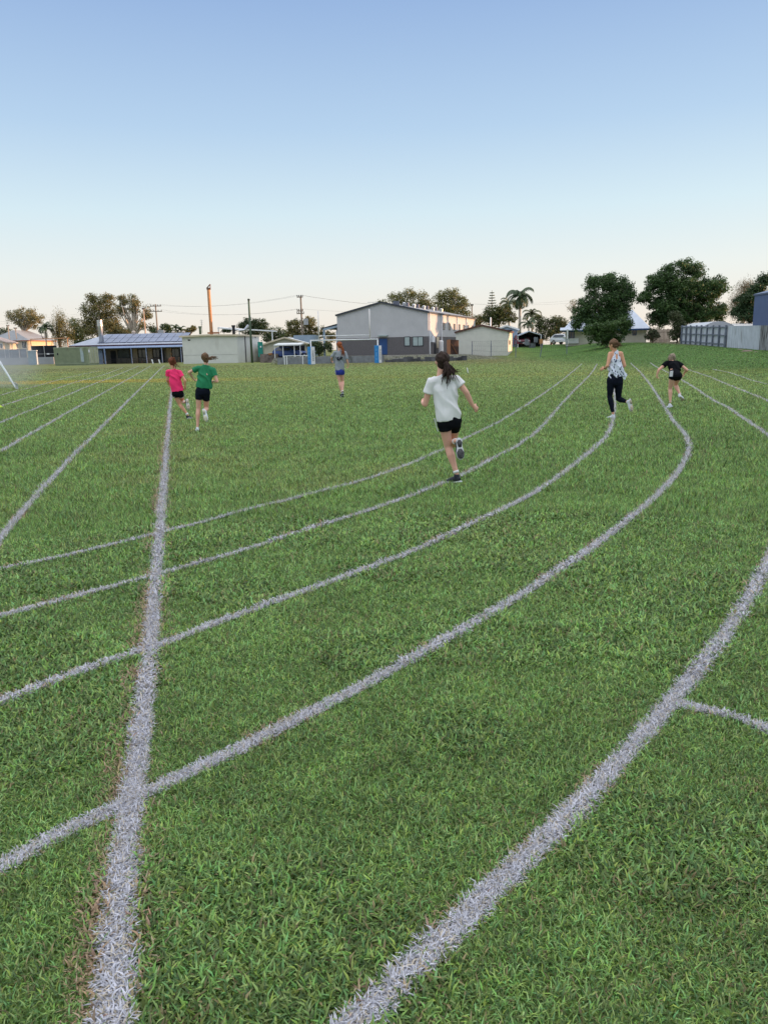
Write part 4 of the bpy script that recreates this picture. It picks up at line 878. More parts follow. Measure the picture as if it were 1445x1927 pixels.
# canopy on posts behind it
o = thing('steel_canopy', (W(463, 640, 124).x, 124, 0), 'long thin white steel canopy on slender posts behind the block building', 'canopy')
a, b_, c_ = W(410, 615.5, 124), W(463, 620, 124), W(517, 622, 124)
m_ = MB(); m_.slab([a, b_, b_ + Vector((0, 3, .1)), a + Vector((0, 3, .1))], .22); m_.build('roof_sheet', whitem, o); m_ = MB(); m_.slab([b_ + Vector((.1, 0, .1)), c_, c_ + Vector((0, 3, 0)), b_ + Vector((.1, 3, .1))], .18); m_.build('roof_sheet', whitem, o)
for px, zz in ((413, a.z), (513.5, c_.z), (452, b_.z)): p = gx(px, 124); m_ = MB(); m_.tube([(p.x, 124.2, 0), (p.x, 124.2, zz - .1)], .09, 8); m_.build('post', whitem, o)
m_ = MB(); m_.tube([W(450, 622, 123.7), W(461, 621, 123.7), W(468, 612, 123.7)], .22, 10); m_.build('duct', steel, o)

# green timber pole in front
p0, p1 = W(475, 683.5, 106), W(468.5, 562, 106); o = thing('timber_pole', (p0.x, 106, 0), 'tall bare green weathered timber pole standing against the block building', 'pole')
m_ = MB(); m_.tube([(p0.x, 106, -.1), (p0.x - .02, 106, p1.z)], [.17, .12], 12); m_.build('shaft', greenpole, o, smooth=True)
m_ = MB(); m_.box((p0.x, 106, p1.z - .15), (.30, .30, .12)); m_.build('cap_band', darkm, o)

# long low building with veranda
YL = 127; z_e = wz(250, 654, YL); Lb = House('long low school building with blue metal veranda and rows of solar panels', 'building', gx(350, YL + 3), 0, 11, 18.0, 0, wz(250, 645.5, YL + 3), wz(250, 628.5, YL + 8.5), mat('brown_grey_wall', (.17, .15, .13), .9, .2, 1), mat('weathered_blue_roof', (.33, .36, .43), .6, .1, 1, corr=('X', 1.5, .3)), ridge='2', hip=3.2, over=.9, name='school_building', trim=mat('maroon_fascia', (.07, .03, .04), .7, .1))
P = Lb.P; m_ = MB(); m_.slab([P(-3, -.4, z_e), P(-3, 15.3, z_e), P(-.02, 15.3, z_e + .45), P(-.02, -.4, z_e + .45)][::-1], .08); m_.build('veranda_roof', mat('blue_veranda_roof', (.17, .23, .36), .5, .1, 1), Lb.o)
for v in (.1, 3.2, 5.7, 8.1, 12.4): m_ = MB(); m_.bar(P(-2.9, v, 0), P(-2.9, v, z_e - .05), .11 if v != 12.4 else .2); m_.build('veranda_post', MATS['blue_veranda_roof'], Lb.o)
for v, w_ in ((1.2, 1.3), (4.2, 1.5), (6.6, 1.4), (9.4, 1.8)): Lb.pane('f', v, v + w_, .95, 2.15, bars=1)
for v in (2.75, 5.85, 8.3): m_ = MB(); m_.box(P(-.25, v, 1.2), (.75, .3, 2.4)); m_.build('pier', mat('tan_pier', (.30, .24, .17), .9, .1), Lb.o)
for v in (0.2, 3.6, 11.6): Lb.pane('f', v, v + .85, .02, 2.1, name='door', m=darkm)
m_ = MB(); m_.box(P(-2.2, 14.2, 1.15), (2.4, .2, 2.3)); m_.build('end_screen', mat('blue_grey_screen', (.15, .19, .27), .8, .2, 2, corr=('X', 2, .4)), Lb.o)
for i in range(7):
    x = P(-1.2, 1.5 + i * 1.7, 0); m_ = MB(); m_.box(x + Vector((0, 0, .75)), (1.2, .6, .06)); m_.box(x + Vector((0, -.45, .45)), (1.2, .28, .05)); m_.bar(x + Vector((-.45, 0, 0)), x + Vector((-.45, 0, .72)), .06); m_.bar(x + Vector((.45, 0, 0)), x + Vector((.45, 0, .72)), .06)
    o = m_.build('picnic_table', mat('dark_timber', (.07, .06, .06), .8, .2), None, (x.x, x.y, 0)); tag(o, 'dark picnic table in the veranda shade, %s from the right end' % ('first', 'second', 'third', 'fourth', 'fifth', 'sixth', 'seventh')[i], 'table', 'picnic tables under the veranda')
sol = mat('solar_panel_glass', (.12, .14, .22), .25, .15, .6, spec=.6); rz0, rz1 = Lb.ze - .2, wz(250, 628.5, YL + 8.5)
for i in range(12):
    t0, t1 = .14, .93; f = lambda t: P(-.9 + 6.4 * t, 0, Lb.ze - .28 + (rz1 - Lb.ze + .3) * t)
    for j in range(2):
        ta, tb = t0 + (t1 - t0) * j / 2 + .01, t0 + (t1 - t0) * (j + 1) / 2 - .01; v0 = .2 + i * 1.2; ins = 0
        a, b_ = f(ta), f(tb); m_ = MB(); m_.slab([a + Lb.e2 * (v0 + 1.12) + Vector((0, 0, .12)), b_ + Lb.e2 * (v0 + 1.12) + Vector((0, 0, .12)), b_ + Lb.e2 * v0 + Vector((0, 0, .12)), a + Lb.e2 * v0 + Vector((0, 0, .12))][::-1], -.04); m_.build('solar_panel', sol, Lb.roof)
for px in (252, 346, 327): p = W(px, 628, YL + 8.5); m_ = MB(); m_.tube([p - Vector((0, 0, .3)), p + Vector((0, 0, .35)), p + Vector((0, 0, .5))], [.3, .33, .12], 12); m_.build('roof_ventilator', mat('warm_vent', (.5, .42, .36), .6, .1), Lb.o)
m_ = MB(); p = W(304, 625, YL + 9); m_.box(p, (1.0, .7, .7)); m_.build('roof_cooler', concr, Lb.o)
o, a, b_ = flue(193, 657, 188, 603.5, 130.5, .38, steel, 'tall shiny galvanised steel flue beside the green shipping container', 'steel_flue'); m_ = MB(); m_.tube([b_ - Vector((0, 0, .9)), b_ + Vector((0, 0, .1))], [.43, .43], 16); m_.build('collar', steel, o)
# slab and pegs
for px in (288.5, 301.5):
    p = G(px, 684.3); o = thing('white_peg', (p.x, p.y, 0), 'short white tilted peg on the grass in front of the veranda, %s of two' % ('left' if px < 290 else 'right'), 'peg'); h_ = wz(px, 677, p.y)
    m_ = MB(); m_.tube([p, Vector((p.x - .12, p.y, h_))], [.10, .10], 10); m_.build('shaft', whitem, o); m_ = MB(); m_.ell((p.x - .12, p.y, h_), (.11, .11, .05)); m_.build('cap', whitem, o)

# shipping container
Cn = House('green shipping container with ribbed sides and patchy doors at the left field edge', 'shipping container', gx(165, 119), 17, 2.44, 6.06, .18, 2.72, 2.74, contm, mat('pale_container_roof', (.40, .42, .36), .7, .1, 2), name='shipping_container', over=.0, rt=.03)
ribs = MB()
for i in range(30): ribs.box(Cn.P(-.025, .2 + i * .194, 1.42), (.09, .05, 2.25), R(-17))
ribs.build('side_ribs', contm, Cn.o); m_ = MB(); [m_.box(Cn.P(-.02, v, 1.42), (.12, .12, 2.6), R(-17)) for v in (.05, 6.0)]; m_.box(Cn.P(-.03, 3.03, 2.62), (6.1, .08, .12), R(-17)); m_.box(Cn.P(-.03, 3.03, .26), (6.1, .08, .14), R(-17)); m_.build('frame', contm, Cn.o)
cl = mat('pale_container_door', (.36, .38, .27), .7, .1, 2, dirt=((.25, .2, .13), 2.5, .6))
for k in range(2):
    d = MB(); d.box(Cn.P(.08 + .6 + k * 1.17, -.03, 1.42), (1.12, .05, 2.3), R(73)); dd = d.build('door', cl, Cn.o)
    for q_ in (.3, .85): d = MB(); d.bar(Cn.P(.08 + q_ + k * 1.17, -.09, .3), Cn.P(.08 + q_ + k * 1.17, -.09, 2.6), .035); d.build('lock_rod', steel, dd)
m_ = MB(); m_.box(Cn.P(-.09, 1.0, 1.5), (.55, .02, 2.1), R(-17)); m_.build('blue_patch', mat('worn_pale_blue', (.33, .40, .42), .8, .1, 3, dirt=((.26, .29, .2), 3, .5)), Cn.o)
m_ = MB(); m_.box(Cn.P(.25, -.075, 2.1), (.35, .02, .4), R(73)); m_.build('label_plate', whitem, Cn.o)
m_ = MB(); m_.box(Cn.P(-.09, 5.4, 1.75), (.22, .02, .3), R(-17)); m_.build('label_plate', darkm, Cn.o)
# cabinet, wall, screen
o = thing('portable_toilet', (gx(60, 140).x, 140.5, 0), 'pale blue grey cabinet like a portable toilet standing before the low wall', 'cabinet'); a, b_, c_ = gx(51.5, 140), gx(66.5, 139.4), gx(70, 141.5)
zt = wz(60, 660.5, 140); m_ = MB(); m_.prism([a, b_, c_, c_ + (a - b_)], 0, zt); m_.build('cabin', mat('blue_grey_panel', (.24, .31, .37), .6, .1, 2), o); m_ = MB(); q0 = [a, b_, c_, c_ + (a - b_)]; cc = sum(q0, Vector((0, 0))) / 4; m_.prism([cc + (q_ - cc) * 1.1 for q_ in q0], zt + .003, zt + .12); m_.build('roof', whitem, o)
m_ = MB(); d = (c_ - b_).normalized(); nn = Vector((d.y, -d.x)); m_.prism([b_ + d * .2 + nn * .03, b_ + d * 1.2 + nn * .03, b_ + d * 1.2 + nn * .07, b_ + d * .2 + nn * .07], .15, zt - .2); m_.build('door', whitem, o)
m_ = MB(); x0, x1 = gx(-80, 146).x, gx(100, 146).x; m_.box(((x0 + x1) / 2, 146, .6), (x1 - x0, .25, 1.4)); o = m_.build('block_wall', mat('pale_block', (.30, .32, .35), .9, .1, .6, bump=.3), None, ((x0 + x1) / 2, 146, 0)); tag(o, 'long low pale grey block wall at the far left field edge', 'wall')
o = thing('screen_fence', (gx(5, 147.5).x, 147.5, 0), 'grey blue screen fence on posts above the low wall in front of the houses', 'fence'); x1 = gx(50, 147.5).x
m_ = MB(); m_.box(((x0 + x1) / 2, 147.5, 2.05), (x1 - x0, .05, 1.6)); m_.build('panel', mat('grey_blue_screen', (.20, .23, .27), .8, .25, .8), o)
for px in (-30, -10, 9, 17, 36): p = gx(px, 147.2); m_ = MB(); m_.bar((p.x, 147.2, 0), (p.x, 147.2, 3.0), .08); m_.build('post', steel, o)
o = thing('shade_screen', (gx(80, 150).x, 150, 0), 'black shade cloth screen between the cabinet and the container', 'screen'); x0, x1 = gx(60, 150).x, gx(108, 150).x; zt = wz(80, 650.5, 150)
m_ = MB(); m_.box(((x0 + x1) / 2, 150, zt / 2), (x1 - x0, .06, zt)); m_.build('cloth', shade, o); m_ = MB(); [m_.bar((x, 149.9, 0), (x, 149.9, zt), .1) for x in (x0, (x0 + x1) / 2, x1)]; m_.bar((x0, 149.9, 1.9), (x1, 149.9, 1.9), .07); m_.build('frame', steel, o); m_ = MB(); m_.box((gx(90, 149.8).x, 149.8, wz(90, 666, 149.8)), (.5, .03, .25)); m_.build('notice', whitem, o)

# sunlit houses at the far left
H1 = House('small house with faded pink roof and a wall lit orange at the far left', 'house', gx(8, 156), -14, 13, 9, 0, wz(20, 642.5, 160), wz(5, 628, 160), creamlit, roofpink, ridge='1', hip=0, over=.5, trim=roofpink)
H1.win('f', (1, 647), (5.5, 655), fm=whitem); u, z = H1.sd(33, 650); H1.pane('r', u - .7, u + .7, 1.4, 3.2, fm=whitem)
H2 = House('grey roofed house with cream walls lit orange behind the leaning palm', 'house', gx(53, 175), 0, 14, 8.5, 0, wz(60, 638, 177), wz(60, 621.5, 182), creamlit, roofgrey, ridge='1', hip=3.2, over=.6, trim=mat('red_brown_gutter', (.3, .12, .08), .7, .1))
H2.win('f', (42, 643), (51, 655), fm=whitem, bars=2)
for px in (66.5, 90.5): u, z = H2.sd(px, 648); H2.pane('r', u - .9, u + .9, 1.8, 3.1, fm=whitem); m_ = MB(); B_ = lambda uu, kk, zz_: H2.A + H2.e1 * uu - H2.e2 * kk + Vector((0, 0, zz_)); m_.slab([B_(u - 1.1, .05, 3.4), B_(u + 1.1, .05, 3.4), B_(u + 1.1, .8, 2.9), B_(u - 1.1, .8, 2.9)], .05); m_.build('awning', mat('red_awning', (.30, .08, .05), .7, .2), H2.o)
# bare pipe frame, one rail on two posts, in front of the weeping tree
o = thing('pipe_frame', (gx(100, 152).x, 152, 0), 'thin rusty pipe frame crossing in front of the weeping tree', 'pipe_frame'); a, b_ = W(58, 638.5, 152), W(130, 636, 152); m_ = MB(); m_.bar(a, b_, .16); m_.build('top_rail', rustpipe, o)
for px in (60, 129): p = gx(px, 152); m_ = MB(); m_.bar((p.x, 152, 0), (p.x, 152, a.z), .12); m_.build('post', rustpipe, o)

# neighbour house with carport
Nh = House('cream weatherboard house with low gable behind the retaining wall', 'house', gx(577, 112), 4, 9, 6.1, .4, wz(560, 646, 112), wz(546, 634.5, 112), cream, rooflt, name='house', over=.35, trim=creamlit)
N2 = House('low cream annex with louvre windows beside the weatherboard house', 'annex', gx(517, 115), 0, 4, 2.2, .4, wz(505, 648.5, 115), wz(505, 645.5, 115), cream, rooflt, name='annex', over=.2)
for px in (500.5, 503.8):
    pass
N2.win('f', (498.5, 652), (505.5, 660), fm=whitem, bars=1); N2.win('f', (511, 653), (514.5, 661), fm=whitem)
m_ = MB(); m_.box(Vector((gx(575, 117).x, 119, 2.0)), (3.2, 6, 3.4)); o = m_.build('blue_annex', mat('pale_blue_cladding', (.22, .28, .34), .8, .1, 1, corr=('X', 1.5, .3)), None, (gx(575, 117).x, 119, 0)); tag(o, 'pale blue grey lean-to wall at the right end of the weatherboard house', 'annex')
o = thing('carport', (gx(540, 106).x, 106, .5), 'flat white carport roof on thin posts sheltering a blue vehicle', 'carport'); a, b_ = W(515, 649, 104), W(566, 647.5, 104); zc_ = (a.z + b_.z) / 2
m_ = MB(); m_.slab([Vector((a.x, 104, zc_)), Vector((b_.x, 104, zc_)), Vector((b_.x, 109, zc_ + .25)), Vector((a.x, 109, zc_ + .25))], .15); m_.build('roof', rooflt, o)
for px in (517, 532.6, 554, 565): p = gx(px, 104.2); m_ = MB(); m_.bar((p.x, 104.2, .3), (p.x, 104.2, zc_ - .12), .09); m_.build('post', whitem, o)
m_ = MB(); m_.box(((a.x + b_.x) / 2, 109.5, 1.1), (b_.x - a.x, .1, 2.2)); m_.build('back_wall', darkm, o)
o = thing('teal_locker', (gx(489, 106).x, 106, .5), 'teal upright locker beside the right wall of the block building', 'locker'); m_ = MB(); p = gx(489.5, 106); m_.box((p.x, 106.4, 1.75), (.6, .6, 2.0)); m_.build('cabinet', tealm, o); m_ = MB(); m_.box((p.x + .1, 106.05, 2.1), (.18, .04, .2)); m_.build('notice', whitem, o)
o = thing('fire_bowl', (gx(509, 104).x, 104, 1.15), 'small orange rimmed bowl resting on the brown stone wall', 'bowl'); p = W(509, 665.5, 104.9); m_ = MB(); m_.tube([p - Vector((0, 0, .18)), p + Vector((0, 0, .08))], [.2, .36], 14); m_.build('bowl', mat('orange_bowl', (.6, .25, .12), .6, .1), o); m_ = MB(); m_.tube([p + Vector((0, 0, .085)), p + Vector((0, 0, .12))], [.37, .37], 14); m_.build('rim', whitem, o)

# ------------------------------------------------------------------ vehicles
tyre = mat('tyre', (.02, .02, .022), .9, .2); headl = mat('headlight_glass', (.6, .62, .65), .15, .05, spec=.8)
def car(loc, rz, paint, label, name='parked_car', van=False):
    o = thing(name, loc, label, 'van' if van else 'car'); M_ = Matrix.Translation(Vector(loc)) @ Matrix.Rotation(rz, 4, 'Z'); T = lambda x, y, z: M_ @ Vector((x, y, z))
    hgt = 1.9 if van else 1.62
    prof = [(-2.2, .35), (-2.25, .75), (-2.1, .98), (-1.15, 1.08), (-.45, hgt - .06), (.2, hgt), (1.5, hgt - .05), (2.05, 1.15), (2.2, .9), (2.2, .35)]
    def solid(pr, w0, wt, zt):
        vs = []; N_ = len(pr)
        for sg in (-1, 1):
            for y, z in pr: ww = w0 if z <= 1.1 else w0 + (wt - w0) * (z - 1.1) / (zt - 1.1); vs.append(T(sg * ww, y, z))
        return vs, [tuple(range(N_))[::-1], tuple(range(N_, 2 * N_))] + [(i, (i + 1) % N_, N_ + (i + 1) % N_, N_ + i) for i in range(N_)]
    m_ = MB(); m_.add(*solid(prof, .9, .68, hgt)); body = m_.build('body', paint, o, bevel=.05)
    ws = MB(); ws.add([T(-.74, -1.12, 1.13), T(.74, -1.12, 1.13), T(.62, -.53, hgt - .10), T(-.62, -.53, hgt - .10), T(-.74, -1.06, 1.10), T(.74, -1.06, 1.10), T(.62, -.47, hgt - .13), T(-.62, -.47, hgt - .13)], [(0, 1, 2, 3), (7, 6, 5, 4), (0, 4, 5, 1), (1, 5, 6, 2), (2, 6, 7, 3), (3, 7, 4, 0)])
    for v in range(4): ws.v[v] = tuple(Vector(ws.v[v]) + (M_.to_3x3() @ Vector((0, -.035, .035))))
    ws.build('windscreen', glass, o)
    for sg in (-1, 1):
        m_ = MB(); m_.add([T(sg * .885, -.95, 1.12), T(sg * .885, 1.7, 1.12), T(sg * .75, 1.4, hgt - .14), T(sg * .75, -.42, hgt - .14), T(sg * .86, -.95, 1.12), T(sg * .86, 1.7, 1.12), T(sg * .72, 1.4, hgt - .14), T(sg * .72, -.42, hgt - .14)], [(0, 1, 2, 3), (7, 6, 5, 4), (0, 4, 5, 1), (1, 5, 6, 2), (2, 6, 7, 3), (3, 7, 4, 0)]); m_.build('side_window', glass, o)
        m_ = MB(); m_.box(T(sg * .62, -2.2, .8), (.36, .14, .16), rz); m_.build('headlight', headl, o)
        m_ = MB(); m_.box(T(sg * .98, -.85, 1.15), (.2, .12, .14), rz); m_.build('mirror', paint, o)
        for y in (-1.4, 1.4):
            w_ = MB(); w_.tube([T(sg * .72, y, .34), T(sg * .93, y, .34)], .34, 18); ww = w_.build('wheel', tyre, o); w_ = MB(); w_.tube([T(sg * .925, y, .34), T(sg * .945, y, .34)], .2, 12); w_.build('rim', steel, ww)
    m_ = MB(); m_.box(T(0, -2.27, .62), (1.2, .08, .16), rz); m_.build('grille', darkm, o); m_ = MB(); m_.box(T(0, -2.33, .5), (.36, .03, .12), rz); m_.build('number_plate', whitem, o)
    return o
p = gx(982.3, 110); car((p.x, 112, float(zf(p.x, 112)) - .02), R(4), mat('maroon_car_paint', (.16, .02, .045), .3, .1, spec=.6), 'maroon car parked nose out under the pale roofed carport')
p = gx(1061, 124); car((p.x, 124, float(zf(p.x, 124))), R(35), mat('white_car_paint', (.6, .63, .68), .3, .05, spec=.6), 'white car half hidden beside the veranda of the blue roofed house')
p = gx(538, 106.5); car((p.x + .4, 107, .42), R(66), mat('blue_car_paint', (.03, .07, .26), .35, .1, spec=.6), 'dark blue car parked side on under the flat white carport', 'parked_car')

# ------------------------------------------------------------------ right hand side buildings and fences
o = thing('gable_carport', (gx(995, 112).x, 113, 1.4), 'open carport with pale blue gabled roof over the maroon car', 'carport'); L_, A_, R_ = W(973.5, 631.5, 109.5), W(995.4, 622.5, 109.5), W(1017, 629, 109.5); dv = Vector((1.0, 9, 0))
m_ = MB(); m_.slab([L_, A_, A_ + dv, L_ + dv][::-1], -.12); m_.slab([A_, R_, R_ + dv, A_ + dv][::-1], -.12); m_.build('roof', roofblue, o)
for q_ in (L_, R_): m_ = MB(); m_.bar((q_.x + .1, 109.8, 1.2), (q_.x + .1, 109.8, q_.z), .1); m_.build('post', whitem, o)
m_ = MB(); m_.box((A_.x + .9, 118.6, 2.4), (R_.x - L_.x, .1, 2.0)); m_.build('back_wall', darkm, o); m_ = MB(); m_.box((R_.x + .4, 114, 2.2), (.1, 8, 1.6)); m_.build('side_wall', darkm, o)
Gs = House('pale blue gabled shed behind the small cream shed', 'shed', gx(973, 112), 6, 8, 3.1, 1.2, wz(973, 619, 112), wz(952, 612.5, 112), mat('blue_shed_wall', (.30, .38, .50), .7, .08), roofblue, name='blue_shed', over=.2, trim=whitem)
m_ = MB(); u_, z_ = 0, 0; Gs.win('f', (938, 621), (963, 640), name='roller_opening', m=darkm)
p = W(1000, 642, 108); m_ = MB(); [m_.box((p.x + random.uniform(-.7, .7), 108 + random.uniform(-.3, .3), 1.5 + k * .25), (random.uniform(.4, .8), .4, random.uniform(.4, .8)), random.uniform(0, 1)) for k in range(4)]; o = m_.build('scrap_pile', mat('grey_junk', (.15, .17, .2), .8, .4, 2), None, (p.x, 108, 1.3)); tag(o, 'pile of grey odds and ends beside the maroon car', 'junk pile')
p = W(1017.8, 642.5, 101); o = thing('mailbox_board', (p.x, 101, .9), 'small orange brown board beside the leaning wire fence post', 'board'); m_ = MB(); m_.box(p, (.42, .06, .6)); m_.build('board', mat('orange_board', (.42, .22, .10), .8, .15), o); m_ = MB(); m_.bar((p.x, 101.06, .7), (p.x, 101.06, p.z), .06); m_.build('post', polem, o)
Rh = House('cream house with pale blue roof half hidden behind the mango tree', 'house', gx(1214.5, 106), 15, 9, 10.6, 1.6, wz(1200, 615, 106), wz(1188, 583.5, 111), mat('pale_cream_wall', (.50, .49, .42), .85, .05), roofblue, ridge='2', hip=1.7, over=.5, trim=bluedoor)
Rh.win('f', (1190.5, 619), (1196, 630), fm=bluedoor, frame=.06); Rh.win('f', (1070, 622), (1079, 637), fm=bluedoor, bars=1); Rh.win('f', (1064.6, 637), (1088, 646), name='low_wall', m=whitem, proud=.2)
m_ = MB(); q0 = gx(1066.5, 104.6); m_.bar((q0.x, 104.6, 1.3), (q0.x, 104.6, 3.5), .16); m_.build('veranda_post', whitem, Rh.o)
m_ = MB(); a = Rh.P(-1.9, 11.3, 3.45); m_.slab([a, a - Rh.e2 * 2.6, a - Rh.e2 * 2.6 + Rh.e1 * 1.5 + Vector((0, 0, .35)), a + Rh.e1 * 1.5 + Vector((0, 0, .35))][::-1], -.1); m_.build('veranda_roof', roofblue, Rh.o)
for r_, (x0_, x1_) in enumerate(((2.2, 3.9), (2.2, 3.9))):
    f = lambda t: Rh.P(-.5 + 5.0 * t, 0, Rh.ze - .2 + (wz(1188, 583.5, 111) - Rh.ze + .2) * t + .16); ta, tb = (.48, .66) if r_ == 0 else (.72, .90); a, b_ = f(ta), f(tb)
    m_ = MB(); m_.slab([a + Rh.e2 * x1_, b_ + Rh.e2 * x1_, b_ + Rh.e2 * x0_, a + Rh.e2 * x0_][::-1], -.05); m_.build('solar_panel', sol, Rh.roof)
# curved roof shed, white roof beyond, blue building
o = thing('barrel_roof_shed', (gx(1352, 80).x, 82, 1.3), 'pale shed with a low curved roof showing over the post and rail fence', 'shed'); m_ = MB(); xa, xb = W(1320, 614, 80), W(1384, 614, 80); n_ = 10; top = []
for i in range(n_ + 1): t = i / n_; top.append((xa.x + (xb.x - xa.x) * t, xa.z - .15 + .62 * math.sin(math.pi * t) ** .8 if 0 < t < 1 else xa.z - .15))
m_.add([(x, 80, 1) for x, z in top] + [(x, 80, z) for x, z in top] + [(x, 86, 1) for x, z in top] + [(x, 86, z) for x, z in top], [(i, i + 1, n_ + 2 + i, n_ + 1 + i) for i in range(n_)] + [(n_ + 1 + i, n_ + 2 + i, 3 * n_ + 4 + i, 3 * n_ + 3 + i) for i in range(n_)]); m_.build('curved_roof', mat('pale_grey_sheet', (.42, .45, .50), .7, .08), o)
m_ = MB(); m_.box((xb.x + .1, 83, 1.9), (.1, 6, 2.2)); m_.build('end_wall', MATS['pale_grey_sheet'], o)
Wr = House('low white roofed shed glimpsed under the dark trees above the corrugated fence', 'shed', gx(1424, 92), 0, 5, 3.0, 1.4, wz(1400, 613, 92), wz(1400, 608, 92), whitem, rooflt, ridge='2', name='white_shed', over=.2)
bluew = mat('slate_blue_cladding', (.075, .115, .22), .6, .06, 1, corr=('X', 1.4, .3))
BB = House('large slate blue metal building at the right edge behind the fence', 'building', (49.35, 2), 0, 73, 14, .5, wz(1425, 553.5, 75), wz(1425, 553.5, 75) + 1.7, bluew, mat('slate_roof', (.12, .16, .25), .6, .08), name='metal_building', over=.1, trim=MATS['slate_blue_cladding'])
print('BB', gx(1425,75), wz(1425,553.5,75))
fpan = mat('weathered_fence_sheet', (.42, .45, .52), .8, .12, 1.5, corr=('X', 9, .8), dirt=((.28, .29, .32), 2.5, .56)); fpost = mat('dark_grey_timber', (.15, .17, .215), .85, .2, 3)
fdark = mat('stained_fence_sheet', (.22, .23, .25), .9, .3, 2.0, corr=('X', 9, .8), dirt=((.06, .06, .06), 5, .5), aniso=(1, 1, .15))
def fp(px):   # fence line in plan
    t = np.interp(px, [1281, 1366, 1427, 1445, 1620], [83, 67.6, 60.3, 58.5, 47]); g_ = gx(px, float(t)); return Vector((g_.x, float(t), float(np.interp(px, [1281, 1366, 1445, 1620], [1.34, .96, .76, .45]))))
def fence_run(name, label, a_, b_, panel_m, posts, rails):
    o = thing(name, (fp((a_ + b_) / 2)), label, 'fence'); pxs = np.linspace(a_, b_, 12)
    m_ = MB(); Z = Vector((0, 0, 1)); 
    for q0, q1 in zip(pxs[:-1], pxs[1:]):
        A_, B_ = fp(q0), fp(q1); d = Vector((.04, 0, 0)); m_.add([A_ - Z * .1, B_ - Z * .1, B_ + Z * 1.83, A_ + Z * 1.83, A_ - Z * .1 + d, B_ - Z * .1 + d, B_ + Z * 1.83 + d, A_ + Z * 1.83 + d], [(0, 1, 2, 3), (7, 6, 5, 4), (3, 2, 6, 7)])
    m_.build('panel', panel_m, o)
    for k, px in enumerate(posts): p = fp(px); m_ = MB(); ln_ = random.uniform(-.06, .06); m_.bar(p + Vector((-.1, -.06, -.1)), p + Vector((-.1 + ln_, -.06 + ln_, 1.9)), .13); m_.build('post', fpost, o)
    if rails:
        for zz in (.28, 1.02, 1.7):
            m_ = MB()
            for q0, q1 in zip(pxs[:-1], pxs[1:]): m_.bar(fp(q0) + Vector((-.06, -.03, zz + random.uniform(-.03, .03))), fp(q1) + Vector((-.06, -.03, zz + random.uniform(-.03, .03))), .07, .1)
            m_.build('rail', fpost, o)
    return o
fence_run('rail_fence', 'pale fence seen from its post and rail side, left part of the boundary fence', 1281, 1365, fpan, [1281.5, 1289.7, 1298.2, 1308.6, 1317.7, 1328.7, 1340, 1352, 1364], True)
fence_run('sheet_fence', 'pale weathered corrugated fence between the post and rail fence and the stained panels', 1366.5, 1427, fpan, [], False)
fence_run('stained_fence', 'dark stained weathered fence at the right edge below the blue building', 1427.3, 1640, fdark, [], False)
for k in range(9):
    px = random.uniform(1395, 1460) if k > 2 else random.uniform(1240, 1290); p = fp(max(px, 1285)) + Vector((-.6 - random.random() * .8, -.4, -.12)); m_ = MB(); r_ = random.uniform(.12, .3)
    m_.ell(p, (r_ * 1.6, r_, r_ * .6), None, 8, 5); q_ = m_.build('stone', mat('brown_rock', (.22, .17, .14), .9, .3, 3, bump=.5), None, (p.x, p.y, p.z)); tag(q_, 'brown stone at the ' + ('left end of the rail fence' if px < 1300 else 'foot of the sheet fence') + ', ' + ('first', 'second', 'third', 'fourth', 'fifth', 'sixth', 'seventh', 'eighth', 'ninth')[k] + ' stone', 'stone', 'stones along the fence foot')
# wooden gate by the shrubs
o = thing('paling_gate', (gx(1245, 92).x, 92, 1.4), 'old brown paling fence between the cream house and the shrubs', 'fence'); m_ = MB()
for i in range(16): p = gx(1222 + i * 2.4, 92); m_.box((p.x, 92, 2.2), (.12, .03, 1.7 + random.uniform(-.1, .1)))
m_.build('palings', polem, o); m_ = MB(); a, b_ = gx(1222, 92.06), gx(1259, 92.06); m_.bar((a.x, 92.06, 1.8), (b_.x, 92.06, 1.8), .08); m_.bar((a.x, 92.06, 2.7), (b_.x, 92.06, 2.7), .08); m_.build('rails', polem, o)

# wire fence
o = thing('wire_fence', (gx(980, 93).x, 93, .4), 'thin wire mesh fence on dark posts in front of the cream shed', 'fence'); tops = []
for px, pt_, pb, ln_ in ((888, 642, 667.5, 0), (923.5, 641, 666.5, 0), (970, 640, 669, 0), (1019, 646, 663.5, .35), (1066, 637.5, 660, 0)):
    b_ = W(px - (1.5 if ln_ else 0), pb, 91); z0_ = float(zf(b_.x, 91)); t_ = W(px, pt_, 91); m_ = MB(); m_.tube([(b_.x - ln_ * .3, 91, z0_ - .1), (b_.x + ln_ * .4, 91, t_.z)], .045, 8); m_.build('post', fpost, o); tops.append((b_.x + ln_ * .4, t_.z, b_.x - ln_ * .3, z0_))
m_ = MB()
for (x0_, z0_, bx0, bz0), (x1_, z1_, bx1, bz1) in zip(tops[:-1], tops[1:]):
    for f in (0, .33, .66, .98): m_.bar((bx0 + (x0_ - bx0) * f, 91, bz0 + (z0_ - bz0) * f), (bx1 + (x1_ - bx1) * f, 91, bz1 + (z1_ - bz1) * f), .012)
    nn_ = int((x1_ - x0_) / .22)
    for i in range(nn_): t = i / nn_; t2 = min(1, t + .9 / nn_); xa_, xb_ = x0_ + (x1_ - x0_) * t, x0_ + (x1_ - x0_) * t2; zb_ = bz0 + (bz1 - bz0) * t; zt_ = z0_ + (z1_ - z0_) * t; m_.bar((xa_, 91, zb_), (xb_, 91, zt_ * .98), .006); m_.bar((xa_, 91, zt_ * .98), (xb_, 91, zb_), .006)
m_.build('wire_mesh', wirem, o)

